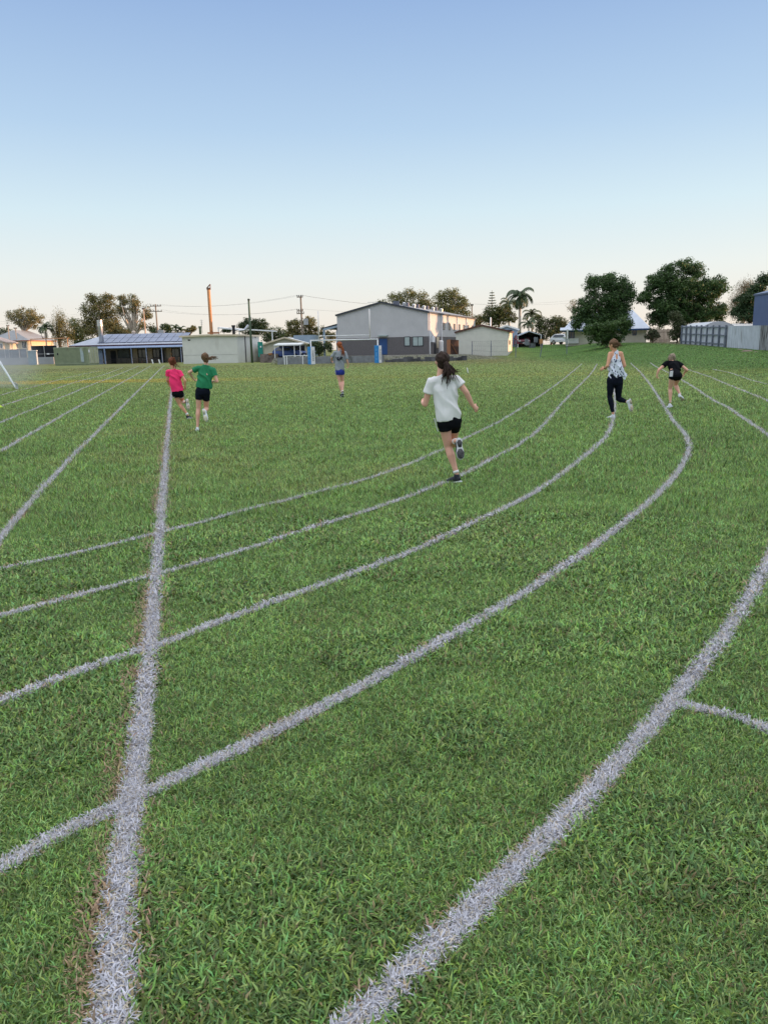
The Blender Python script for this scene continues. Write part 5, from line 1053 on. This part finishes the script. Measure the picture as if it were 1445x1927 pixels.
# ------------------------------------------------------------------ power poles and lines
def upole(px, ptop, Y, label, arms, r=.17, m__=polem, zb=0):
    p = gx(px, Y); t_ = wz(px, ptop, Y); o = thing('power_pole', (p.x, Y, zb), label, 'power pole'); m_ = MB(); m_.tube([(p.x, Y, zb), (p.x, Y, t_)], [r, r * .7], 10); m_.build('shaft', m__, o, smooth=True); res = []
    for py, l_, r_ in arms:
        z_ = wz(px, py, Y); a_, b_ = gx(l_, Y - .15), gx(r_, Y - .15); m_ = MB(); m_.bar((a_.x, Y - .15, z_), (b_.x, Y - .15, z_), .14); cm = m_.build('crossarm', m__, o)
        ins = MB(); 
        for t in (.06, .32, .68, .94): x = a_.x + (b_.x - a_.x) * t; ins.tube([(x, Y - .15, z_ + .07), (x, Y - .15, z_ + .28)], [.05, .07], 8); res.append(Vector((x, Y - .15, z_ + .3)))
        ins.build('insulators', darkm, cm)
    return o, res
p1, r1 = upole(299.5, 572, 150, 'dark power pole with two crossarms rising behind the solar panel roof', [(576, 289.5, 310), (586, 288.5, 311)])
p2, r2 = upole(276.5, 580, 146, 'slim pole lit orange beside the sparse white trunked gum tree', [(582, 274, 279)], .15, mat('sunlit_pole', (.42, .30, .22), .8, .1))
p3, r3 = upole(570, 557, 120, 'leaning power pole with transformer between the white goal and the canopy', [(559, 563, 574), (585, 562, 573.5), (590, 561.5, 575)])
m_ = MB(); t_ = W(576, 605.5, 119.5); m_.tube([t_ - Vector((0, 0, .45)), t_ + Vector((0, 0, .45))], .35, 14); m_.build('transformer', concr, p3)
p4, r4 = upole(887.5, 573, 165, 'short dark power pole behind the far end of the warehouse', [(575, 885, 890)])
for px, pt_, lb in ((20.5, 612, 'thin pole rising behind the pink roofed house'), (34, 617, 'thin pole between the pink and grey roofed houses')): upole(px, pt_, 175, lb, [(pt_ + 1.5, px - 3, px + 3)], .13, MATS['sunlit_pole'])
def cable(a, b_, sag, label=None, r=.009, n_=14):
    m_ = MB(); pts = [a.lerp(b_, i / n_) - Vector((0, 0, sag * 4 * (i / n_) * (1 - i / n_))) for i in range(n_ + 1)]; m_.tube(pts, r, 4); o = m_.build('power_line', wirem, None, tuple(a)); return tag(o, label or 'thin sagging power line strung between the poles against the sky', 'power line', 'power lines between the poles')
for (i, j), wd_l in zip(((0, 0), (3, 3), (4, 4), (7, 7)), ('highest', 'second highest', 'third highest', 'lowest')): cable(r1[i], r3[j], .9, wd_l + ' of the power lines between the two crossarm poles')
for j, wd_l in zip((1, 2, 6), ('upper', 'middle', 'lower')): cable(r3[j], r4[min(j, 3)], 1.0, wd_l + ' power line running from the transformer pole behind the warehouse')
for j, wd_l in zip((0, 3, 5), ('upper', 'middle', 'lower')): cable(r1[j], Vector((-120, 175, r1[j].z - 2 - .3 * j)), 1.2, wd_l + ' power line running left over the gum trees to the picture edge')
cable(r4[1], Vector((60, 175, 13)), 1.0, 'upper power line passing behind the palms to the mango tree'); cable(r4[2], Vector((60, 175, 12)), 1.0, 'lower power line passing behind the palms to the mango tree')

# ------------------------------------------------------------------ trees
def tree(name, label, Y, blobs, trunk, n_leaf, leaf=.22, col=(.05, .085, .03), col2=(.10, .13, .045), fill=1.0, clump=.16, stems=5, bark_m=bark, group=None, droop=0, cat='tree', warm=0, thick=None, lw=.45):
    """blobs: (px,py,rx,ry) in photo columns; trunk: (px, py_base)"""
    pb = W(trunk[0], trunk[1], Y); z0_ = float(zf(pb.x, Y)); base = Vector((pb.x, Y, z0_))
    o = thing(name, base, label, cat, group); C_ = []; mpp = Y / F
    for (px, py, rx, ry) in blobs:
        c = W(px, py, Y); C_.append((c, rx * mpp, min(rx, ry * 1.4) * mpp * .9, ry * mpp))
    vol = np.array([c[1] * c[2] * c[3] for c in C_]); vol = vol ** .75; vol /= vol.sum(); size = np.mean([c[1] for c in C_]) * 2 + 2
    cr = clump * (max(c[0].z + c[3] for c in C_) - min(c[0].z - c[3] for c in C_)); P_, T_ = [], []
    ncl = int(min(800, max(14, 26 * fill * sum(c[1] * c[3] for c in C_) / (cr * cr) / 3))); kk = RNG.choice(len(C_), ncl, p=vol); cents = []
    for k in kk:
        c, a_, b_, h_ = C_[k]; d = RNG.normal(size=3); d /= np.linalg.norm(d); rad = RNG.random() ** .38; cents.append(np.array(c) + d * rad * np.array([max(.05, a_ - cr * .5), b_, max(.05, h_ - cr * .4)]))
    cents = np.array(cents); per = np.maximum(4, (n_leaf / ncl * RNG.uniform(.5, 1.5, ncl))).astype(int); ci = np.repeat(np.arange(ncl), per); M_ = len(ci)
    d = RNG.normal(size=(M_, 3)); d /= np.linalg.norm(d, axis=1)[:, None]; r_ = RNG.random(M_) ** .45; csz = cr * RNG.uniform(.6, 1.25, ncl)
    off = d * (r_ * csz[ci])[:, None] * np.array([1, 1, .75]); 
    if droop: off[:, 2] = off[:, 2] * (1 + droop) - droop * cr * RNG.random(M_)
    pos = cents[ci] + off; keep = pos[:, 2] > z0_ + .05; pos, ci, d = pos[keep], ci[keep], d[keep]; M_ = len(pos)
    nrm = d * .7 + RNG.normal(size=(M_, 3)) * .6 + np.array([0, 0, .35]); nrm /= np.linalg.norm(nrm, axis=1)[:, None]
    t1 = np.cross(nrm, RNG.normal(size=(M_, 3))); 
    if droop: t1 = t1 * .4 + np.array([0, 0, -1.0]); t1 -= nrm * (t1 * nrm).sum(1)[:, None]
    t1 /= np.linalg.norm(t1, axis=1)[:, None]; t2 = np.cross(nrm, t1); L_ = leaf * RNG.uniform(.6, 1.4, M_)
    v = np.stack([pos - t1 * L_[:, None] * .5, pos + t2 * (L_ * lw * .5)[:, None], pos + t1 * L_[:, None] * .5, pos - t2 * (L_ * lw * .5)[:, None]], 1).reshape(-1, 3)
    mixv = np.clip(RNG.random(ncl)[ci] * .6 + RNG.random(M_) * .5 - .05, 0, 1); tt = lerp(np.tile(np.array(col), (M_, 1)), np.array(col2), mixv) * (.6 + .7 * RNG.random(M_))[:, None]
    np_mesh('crown', v - np.array(base), 4, np.arange(4 * M_), LEAF, np.repeat(tt, 4, 0), o, None, smooth=False)
    tm = MB(); H_ = max(c[0].z for c in C_); r0_ = thick or max(.09, .035 * (H_ - z0_)); mid = base + Vector((0, 0, (min(c[0].z - c[3] * .4 for c in C_) - z0_) * .9)); mid.z = max(mid.z, z0_ + .3)
    tm.tube([base - Vector((0, 0, .3)), base.lerp(mid, .5) + Vector((.1, 0, 0)), mid], [r0_ * 1.25, r0_, r0_ * .85], 10)
    for k in RNG.choice(ncl, min(ncl, stems * 3), replace=False):
        e = Vector(cents[k]); q_ = mid.lerp(e, .5) + Vector((RNG.normal() * .3, RNG.normal() * .3, .25)); rr = r0_ * RNG.uniform(.25, .5); tm.tube([mid - Vector((0, 0, .2)), mid.lerp(q_, .5), q_, e], [r0_ * .6, rr, rr * .7, rr * .2], 6)
    tm.build('trunk', bark_m, o, smooth=True); return o

DG, DG2 = (.035, .065, .025), (.085, .12, .04); OL, OL2 = (.09, .105, .04), (.25, .20, .06); EU, EU2 = (.10, .12, .055), (.27, .22, .09); MG, MG2 = (.032, .068, .026), (.085, .155, .042)
# far left
tree('gum_tree', 'rounded gum tree with pale limbs behind the two sunlit houses', 185, [(28, 597, 19, 16), (48, 590, 24, 17), (70, 597, 16, 14), (48, 608, 30, 12), (60, 612, 14, 12)], (50, 655), 5200, .34, EU, EU2, .75, .15, 9, palebark)
tree('dark_tree', 'low dark tree behind the pink roofed house', 200, [(8, 624, 18, 9), (32, 628, 14, 7)], (10, 650), 1500, .36, DG, DG2)
tree('weeping_tree', 'drooping olive weeping tree between the grey roofed house and the container', 154, [(112, 598, 15, 20), (120, 620, 19, 26), (104, 622, 11, 22), (134, 628, 9, 18)], (115, 670), 7000, .30, OL, OL2, 1.1, .14, 5, bark, droop=1.3, lw=.25)
tree('round_tree', 'dark round tree right of the weeping tree', 170, [(140, 612, 14, 15), (152, 628, 16, 16), (135, 632, 12, 12)], (145, 660), 3500, .32, DG, DG2)
tree('tall_gum_tree', 'tall dense gum tree behind the shiny steel flue', 160, [(178, 563, 16, 14), (170, 585, 20, 22), (205, 565, 17, 16), (195, 590, 26, 26), (175, 618, 26, 22), (215, 612, 22, 26), (160, 610, 12, 22)], (190, 670), 15000, .32, EU, OL2, 1.1, .11, 10, palebark)
tree('sparse_gum_tree', 'sparse gum tree with white trunks beside the slim orange lit pole', 158, [(235, 563, 15, 13), (255, 565, 14, 14), (228, 585, 13, 13), (252, 583, 11, 9), (275, 588, 13, 16), (268, 612, 14, 14), (284, 612, 8, 12), (240, 625, 18, 10)], (255, 665), 7500, .30, EU, EU2, .62, .12, 14, palebark)
tree('olive_tree', 'olive green tree in front of the tall gum with fronds reaching right', 150, [(215, 625, 22, 14), (235, 628, 16, 12), (205, 610, 12, 10)], (220, 665), 3500, .3, OL, (.16, .13, .045), 1, .16)
tree('hedge', 'low dark hedge between the container and the tall gum', 135, [(150, 645, 12, 6), (168, 643, 12, 7)], (160, 655), 1500, .28, DG, DG2, cat='hedge')
tree('small_tree', 'small dark tree at the foot of the dark power pole', 158, [(292, 622, 12, 9), (312, 618, 14, 10), (322, 625, 10, 7)], (305, 650), 2400, .3, DG, DG2)
tree('bush', 'round bush above the right end of the solar panel roof', 150, [(355, 622, 12, 6), (364, 617, 8, 6), (345, 626, 10, 4)], (357, 650), 1300, .3, DG, OL2, cat='bush')
tree('dome_tree', 'dark dome shaped tree rising behind the white canopy', 140, [(470, 610, 19, 13), (490, 612, 17, 13), (456, 616, 12, 9), (480, 622, 28, 12), (430, 622, 18, 5)], (478, 660), 7000, .28, DG, (.06, .085, .03), 1.2, .13)
tree('dark_tree', 'low dark trees right of the canopy behind the cream gable', 150, [(520, 628, 22, 14), (545, 632, 18, 12), (505, 635, 14, 14)], (520, 665), 4500, .3, DG, DG2, 1.1)
tree('mango_tree', 'broad dark tree with sky gaps behind the leaning power pole', 132, [(552, 612, 18, 14), (580, 608, 20, 14), (565, 628, 26, 14), (592, 628, 14, 18), (608, 622, 8, 14), (620, 635, 14, 18)], (578, 665), 8000, .27, DG, OL2, .85, .12, 8)
tree('shrub', 'dark leafy shrub behind the left padded goal post', 104, [(600, 655, 14, 14), (590, 650, 10, 10), (618, 652, 10, 12)], (600, 672), 3500, .2, DG, DG2, cat='shrub')
# behind the warehouse
tree('gum_tree', 'broad gum tree behind the left half of the warehouse roof', 175, [(718, 572, 15, 9), (745, 562, 20, 14), (772, 555, 18, 14), (795, 562, 14, 18), (806, 574, 16, 14), (735, 582, 26, 8), (770, 580, 34, 16)], (765, 660), 9000, .33, (.07, .10, .035), (.25, .22, .065), 1.8, .13, 8, palebark)
tree('gum_tree', 'tall gum tree behind the right half of the warehouse roof', 172, [(828, 560, 18, 14), (850, 556, 20, 16), (868, 572, 16, 16), (840, 582, 32, 20), (875, 592, 14, 12)], (845, 660), 9500, .33, (.07, .10, .035), (.25, .22, .065), 1.8, .13, 8, palebark)
tree('olive_tree', 'small olive tree at the far end of the warehouse', 150, [(898, 602, 13, 11), (890, 612, 10, 10), (908, 598, 9, 9)], (898, 650), 2400, .27, OL, OL2)
tree('dense_tree', 'dense green tree behind the cream shed roof', 140, [(925, 590, 20, 16), (945, 585, 20, 15), (935, 600, 30, 14), (962, 598, 13, 12)], (938, 640), 8000, .27, (.035, .065, .02), (.12, .12, .035), 1.1, .12)
tree('spreading_tree', 'spreading tree with yellow green top beside the palms', 128, [(1018, 610, 18, 14), (1042, 606, 20, 12), (1058, 612, 14, 14), (1035, 626, 34, 16), (1012, 598, 10, 8)], (1036, 645), 8500, .25, DG, (.14, .14, .045), 1.1, .13)
# right: mangoes
tree('mango_tree', 'tall dark mango tree directly behind the running woman', 97, [(1115, 535, 20, 20), (1145, 530, 24, 19), (1172, 540, 22, 20), (1140, 560, 40, 26), (1100, 580, 24, 24), (1180, 560, 20, 20), (1130, 600, 52, 26), (1085, 602, 14, 22), (1160, 585, 30, 22)], (1135, 652), 38000, .22, MG, MG2, 2.0, .085, 8)
tree('leafy_bush', 'leafy green bush at the foot of the mango tree behind the woman', 89, [(1120, 622, 24, 18), (1150, 618, 26, 18), (1175, 612, 16, 22), (1140, 638, 42, 14)], (1140, 656), 12000, .20, (.035, .075, .02), (.08, .14, .035), 1.2, .13, 4, cat='bush')
tree('bare_tree', 'thin bare twigged tree left of the tall mango tree', 112, [(1078, 568, 8, 6), (1072, 580, 8, 8)], (1078, 640), 160, .14, OL, OL2, .5, .1, 10, palebark, thick=.08)
tree('mango_tree', 'widest dark mango tree behind the girl in black', 98, [(1255, 512, 20, 18), (1285, 502, 26, 16), (1310, 508, 20, 18), (1235, 535, 24, 24), (1280, 540, 46, 32), (1330, 545, 28, 26), (1350, 540, 22, 26), (1215, 560, 18, 14), (1260, 580, 42, 30), (1320, 585, 44, 28), (1355, 590, 16, 22), (1240, 600, 26, 20)], (1282, 645), 60000, .23, MG, MG2, 2.1, .075, 9)
tree('slender_shrub', 'upright shrub with dry leaves at the left end of the post and rail fence', 86, [(1270, 600, 14, 18), (1276, 622, 13, 18), (1266, 632, 10, 12), (1285, 615, 9, 16)], (1272, 648), 5000, .18, (.035, .06, .025), (.08, .09, .035), .95, .14, 5, cat='shrub')
tree('shrub', 'low grey green shrub right of the cream house wall', 90, [(1226, 626, 9, 14), (1232, 632, 8, 10), (1218, 634, 6, 8)], (1226, 646), 2000, .18, (.045, .06, .035), (.09, .10, .05), .9, .2, cat='shrub')
tree('casuarina', 'feathery olive casuarina beyond the fence at the right', 150, [(1385, 560, 14, 22), (1400, 542, 16, 18), (1413, 535, 10, 12), (1392, 590, 18, 24), (1375, 580, 8, 20)], (1395, 640), 7000, .32, (.10, .09, .05), (.20, .16, .09), .85, .13, 6, palebark, droop=.6, lw=.18)
tree('dark_tree', 'dark dense tree above the corrugated fence', 95, [(1405, 565, 26, 22), (1425, 545, 20, 16), (1395, 590, 22, 20), (1420, 590, 24, 22), (1440, 525, 14, 14)], (1408, 635), 14000, .23, MG, (.04, .075, .025), 1.2, .11, 5)
tree('dark_tree', 'dark tree rising behind the slate blue building', 112, [(1445, 530, 20, 16), (1475, 520, 30, 30), (1450, 560, 24, 26)], (1470, 640), 9000, .26, MG, (.04, .075, .025), 1.1, .13)
# trees out past the right edge of the view: the row behind the boundary that keeps the low sun off the field
for k, (x, y) in enumerate(((58, 54), (60, 42), (58, 30), (61, 18), (58, 6), (60, -6), (46, -8), (58, 66), (48, -18), (66, 78), (74, 92))):
    # built in metres through the same builder: convert plan position to its column
    d = Vector((x, y, 0)); o_, = (0,),
    base = Vector((x, y, float(zf(x, y)))); t_ = thing('boundary_tree', base, 'large dense dark tree in the row behind the slate blue building', 'tree', 'trees beyond the right boundary')
    M_ = 2600; cc = RNG.normal(size=(M_, 3)); cc /= np.linalg.norm(cc, axis=1)[:, None]; cc *= (RNG.random(M_) ** .4)[:, None]; pos = cc * np.array([5.2, 5.4, 4.6]) + np.array([0, 0, 5.4])
    nn_ = RNG.normal(size=(M_, 3)); nn_ /= np.linalg.norm(nn_, axis=1)[:, None]; t1 = np.cross(nn_, RNG.normal(size=(M_, 3))); t1 /= np.linalg.norm(t1, axis=1)[:, None]; t2 = np.cross(nn_, t1); s_ = .45
    v = np.stack([pos - t1 * s_, pos + t2 * s_ * .7, pos + t1 * s_, pos - t2 * s_ * .7], 1).reshape(-1, 3); tt = np.array(MG) * (.7 + 1.1 * RNG.random(M_))[:, None]
    np_mesh('crown', v, 4, np.arange(4 * M_), LEAF, np.repeat(tt, 4, 0), t_, None, smooth=False); m_ = MB(); m_.tube([base - Vector((0, 0, .3)), base + Vector((0, 0, 4))], [.4, .25], 10); m_.build('trunk', bark, t_)

# palms and the pine
def palm(label, px, pybase, pytop, Y, nf, fl, col, lean=0, thick=.16, crownshaft=False, seed=0, minel=-35):
    rr = random.Random(seed); b_ = gx(px - lean, Y); z0_ = float(zf(b_.x, Y)); t_ = W(px, pytop, Y); base = Vector((b_.x, Y, z0_)); o = thing('palm_tree', base, label, 'palm tree'); top = Vector((t_.x, Y, t_.z))
    m_ = MB(); m_.tube([base - Vector((0, 0, .2)), base.lerp(top, .5) + Vector((.05, 0, 0)), top], [thick * 1.5, thick, thick * .75], 10); m_.build('trunk', palebark, o, smooth=True)
    for k in range(nf):
        az = 2 * math.pi * (k * .382 + rr.random() * .05); el_ = R(rr.uniform(minel + 45, 88)) if k % 3 else R(rr.uniform(minel, 30)); L_ = fl * rr.uniform(.85, 1.15); dirh = Vector((math.cos(az), math.sin(az), 0)); pts = []; p = top.copy(); e_ = el_
        for i in range(9): pts.append(p.copy()); p = p + (dirh * math.cos(e_) + Vector((0, 0, math.sin(e_)))) * (L_ / 8); e_ -= R(11 + 5 * i * .5)
        vs, fs = [], []; side = dirh.cross(Vector((0, 0, 1)))
        for i in range(1, 9):
            for j in range(5):
                t = (i - 1 + j / 5) / 8; a_ = pts[i - 1].lerp(pts[i], j / 5); tg = (pts[i] - pts[i - 1]).normalized(); ll = L_ * .24 * (math.sin(math.pi * min(1, t * .9 + .12)) ** .7)
                for s_ in (-1, 1):
                    tip = a_ + side * s_ * ll * .8 + tg * ll * .55 - Vector((0, 0, ll * rr.uniform(.35, .8))); w_ = tg * .05 * fl / 2.5; n0 = len(vs); vs += [a_ - w_, a_ + w_, tip]; fs.append((n0, n0 + 1, n0 + 2))
        fr_ = MB(); fr_.add(vs, fs); fr_.tube(pts, [.03 * fl / 2.5 * (1 - i / 10) + .006 for i in range(9)], 4); fr_.build('frond', col, o)
    return o
pg = mat('palm_green', (.045, .075, .03), .5, .3, 2); pg2 = mat('palm_olive', (.10, .11, .05), .5, .3, 2)
palm('tallest royal palm with a full crown beside the dense green tree', 978, 640, 556, 128, 22, 3.0, pg, 2, .22, seed=1, minel=-50)
palm('second palm partly hidden left of the tallest palm', 957, 640, 572, 150, 16, 2.8, pg2, 0, .2, seed=2)
palm('shorter palm right of the tallest palm', 1000, 640, 591, 135, 16, 2.2, pg2, 0, .16, seed=3)
palm('small low palm in front of the spreading tree', 994, 645, 610, 122, 12, 1.9, pg, 0, .13, seed=4)
palm('low palm beside the weeping tree in front of the grey roofed house', 86, 680, 618, 153, 16, 2.4, pg, 0, .13, seed=5)
palm('tiny distant palm left of the tall orange chimney', 331, 640, 618, 175, 12, 2.0, pg, 0, .12, seed=6)
palm('tiny distant palm just right of another above the solar roof', 341, 640, 621, 175, 12, 1.7, pg, 0, .12, seed=7)
p = gx(924.5, 190); b_ = Vector((p.x, 190, 1.5)); zt_ = wz(924.5, 546, 190); o = thing('norfolk_pine', b_, 'slim pointed pine tree rising above the dense green tree', 'pine tree'); m_ = MB(); m_.tube([b_, (p.x, 190, zt_)], [.25, .04], 8); m_.build('trunk', bark, o)
m_ = MB(); pr = random.Random(4)
for k in range(17):
    t = k / 17; z_ = 4 + (zt_ - 4) * t; rad = 2.5 * (1 - t) ** .8 + .15
    for j in range(9):
        a_ = 2 * math.pi * j / 9 + k; e = Vector((p.x + math.cos(a_) * rad, 190 + math.sin(a_) * rad, z_ + rad * .18)); c0 = Vector((p.x, 190, z_)); m_.bar(c0, e, .12, .08)
        for q_ in range(4): f_ = c0.lerp(e, .3 + .2 * q_); m_.bar(f_, f_ + Vector((pr.uniform(-.3, .3), pr.uniform(-.3, .3), -.1)), .12, .07)
m_.build('crown', pg, o)

# ------------------------------------------------------------------ small things on the field
p = G(33, 733.5); o = thing('sprinkler', (p.x, p.y, 0), 'small grey sprinkler head on the grass throwing a white water jet at the left edge', 'sprinkler')
m_ = MB(); m_.tube([(p.x, p.y, -.05), (p.x, p.y, .28)], [.07, .05], 12); m_.build('riser', steel, o); m_ = MB(); tip = W(31, 731.5, p.y); m_.tube([(p.x + .02, p.y, .26), tip], [.06, .035], 10); m_.bar((p.x, p.y, .28), (p.x - .35, p.y + .05, .42), .05); m_.build('nozzle', steel, o)
wat = bpy.data.materials.new('water_spray'); wat.use_nodes = True; b = wat.node_tree.nodes['Principled BSDF']; b.inputs['Base Color'].default_value = (.80, .82, .88, 1); b.inputs['Roughness'].default_value = .4
P_ = [W(31, 731, p.y), W(16, 706, p.y), W(0, 681, p.y), W(-25, 648, p.y), W(-60, 615, p.y), W(-110, 590, p.y), W(-170, 585, p.y), W(-230, 600, p.y)]
m_ = MB(); m_.tube(P_, [.03, .045, .055, .08, .11, .13, .14, .12], 8); q_ = m_.build('water_jet', wat, None, tuple(P_[0])); tag(q_, 'white jet of water rising leftwards from the sprinkler', 'water jet')
c0 = W(-25, 690, p.y + 2); m_ = MB(); m_.ell(c0, (3.0, 2.6, 1.9), None, 24, 14); q_ = m_.build('water_mist', bpy.data.materials.new('mist'), None, tuple(c0), smooth=True); tag(q_, 'pale drifting mist of sprinkler spray over the grass at the left edge', 'mist', kind='stuff')
mm_ = q_.data.materials[0]; mm_.use_nodes = True; n = mm_.node_tree.nodes; l = mm_.node_tree.links; n.remove(n['Principled BSDF']); pv = n.new('ShaderNodeVolumePrincipled'); pv.inputs['Color'].default_value = (.95, .96, 1, 1)
tc = n.new('ShaderNodeTexCoord'); ln_ = n.new('ShaderNodeVectorMath'); ln_.operation = 'MULTIPLY'; ln_.inputs[1].default_value = (1 / 3.0, 1 / 2.6, 1 / 1.9); l.new(tc.outputs['Object'], ln_.inputs[0]); le = n.new('ShaderNodeVectorMath'); le.operation = 'LENGTH'; l.new(ln_.outputs[0], le.inputs[0])
mr_ = n.new('ShaderNodeMapRange'); l.new(le.outputs['Value'], mr_.inputs[0]); mr_.inputs[1].default_value = 0; mr_.inputs[2].default_value = 1; mr_.inputs[3].default_value = .22; mr_.inputs[4].default_value = 0; l.new(mr_.outputs[0], pv.inputs['Density']); l.new(pv.outputs[0], n['Material Output'].inputs['Volume'])
p = G(-3, 768); o = thing('marker_cone', (p.x, p.y, 0), 'bright lime marker disc on the outer lane line at the left edge', 'marker'); lime = mat('lime_plastic', (.55, .75, .05), .5, .05); m_ = MB(); m_.tube([(p.x, p.y, .01), (p.x, p.y, .09)], [.17, .07], 18); m_.build('disc', lime, o, smooth=True); m_ = MB(); m_.tube([(p.x, p.y, .0), (p.x, p.y, .012)], [.19, .19], 18); m_.build('rim', lime, o)
p = G(880.5, 702); h_ = wz(879, 692.5, p.y); o = thing('white_peg', (p.x, p.y, 0), 'tiny white peg leaning in the grass right of the dark ponytail', 'peg'); m_ = MB(); m_.tube([(p.x, p.y, 0), (p.x - .06, p.y, h_)], .03, 8); m_.build('shaft', whitem, o); m_ = MB(); m_.ell((p.x - .06, p.y, h_), (.035, .035, .02), None, 8, 5); m_.build('cap', whitem, o)
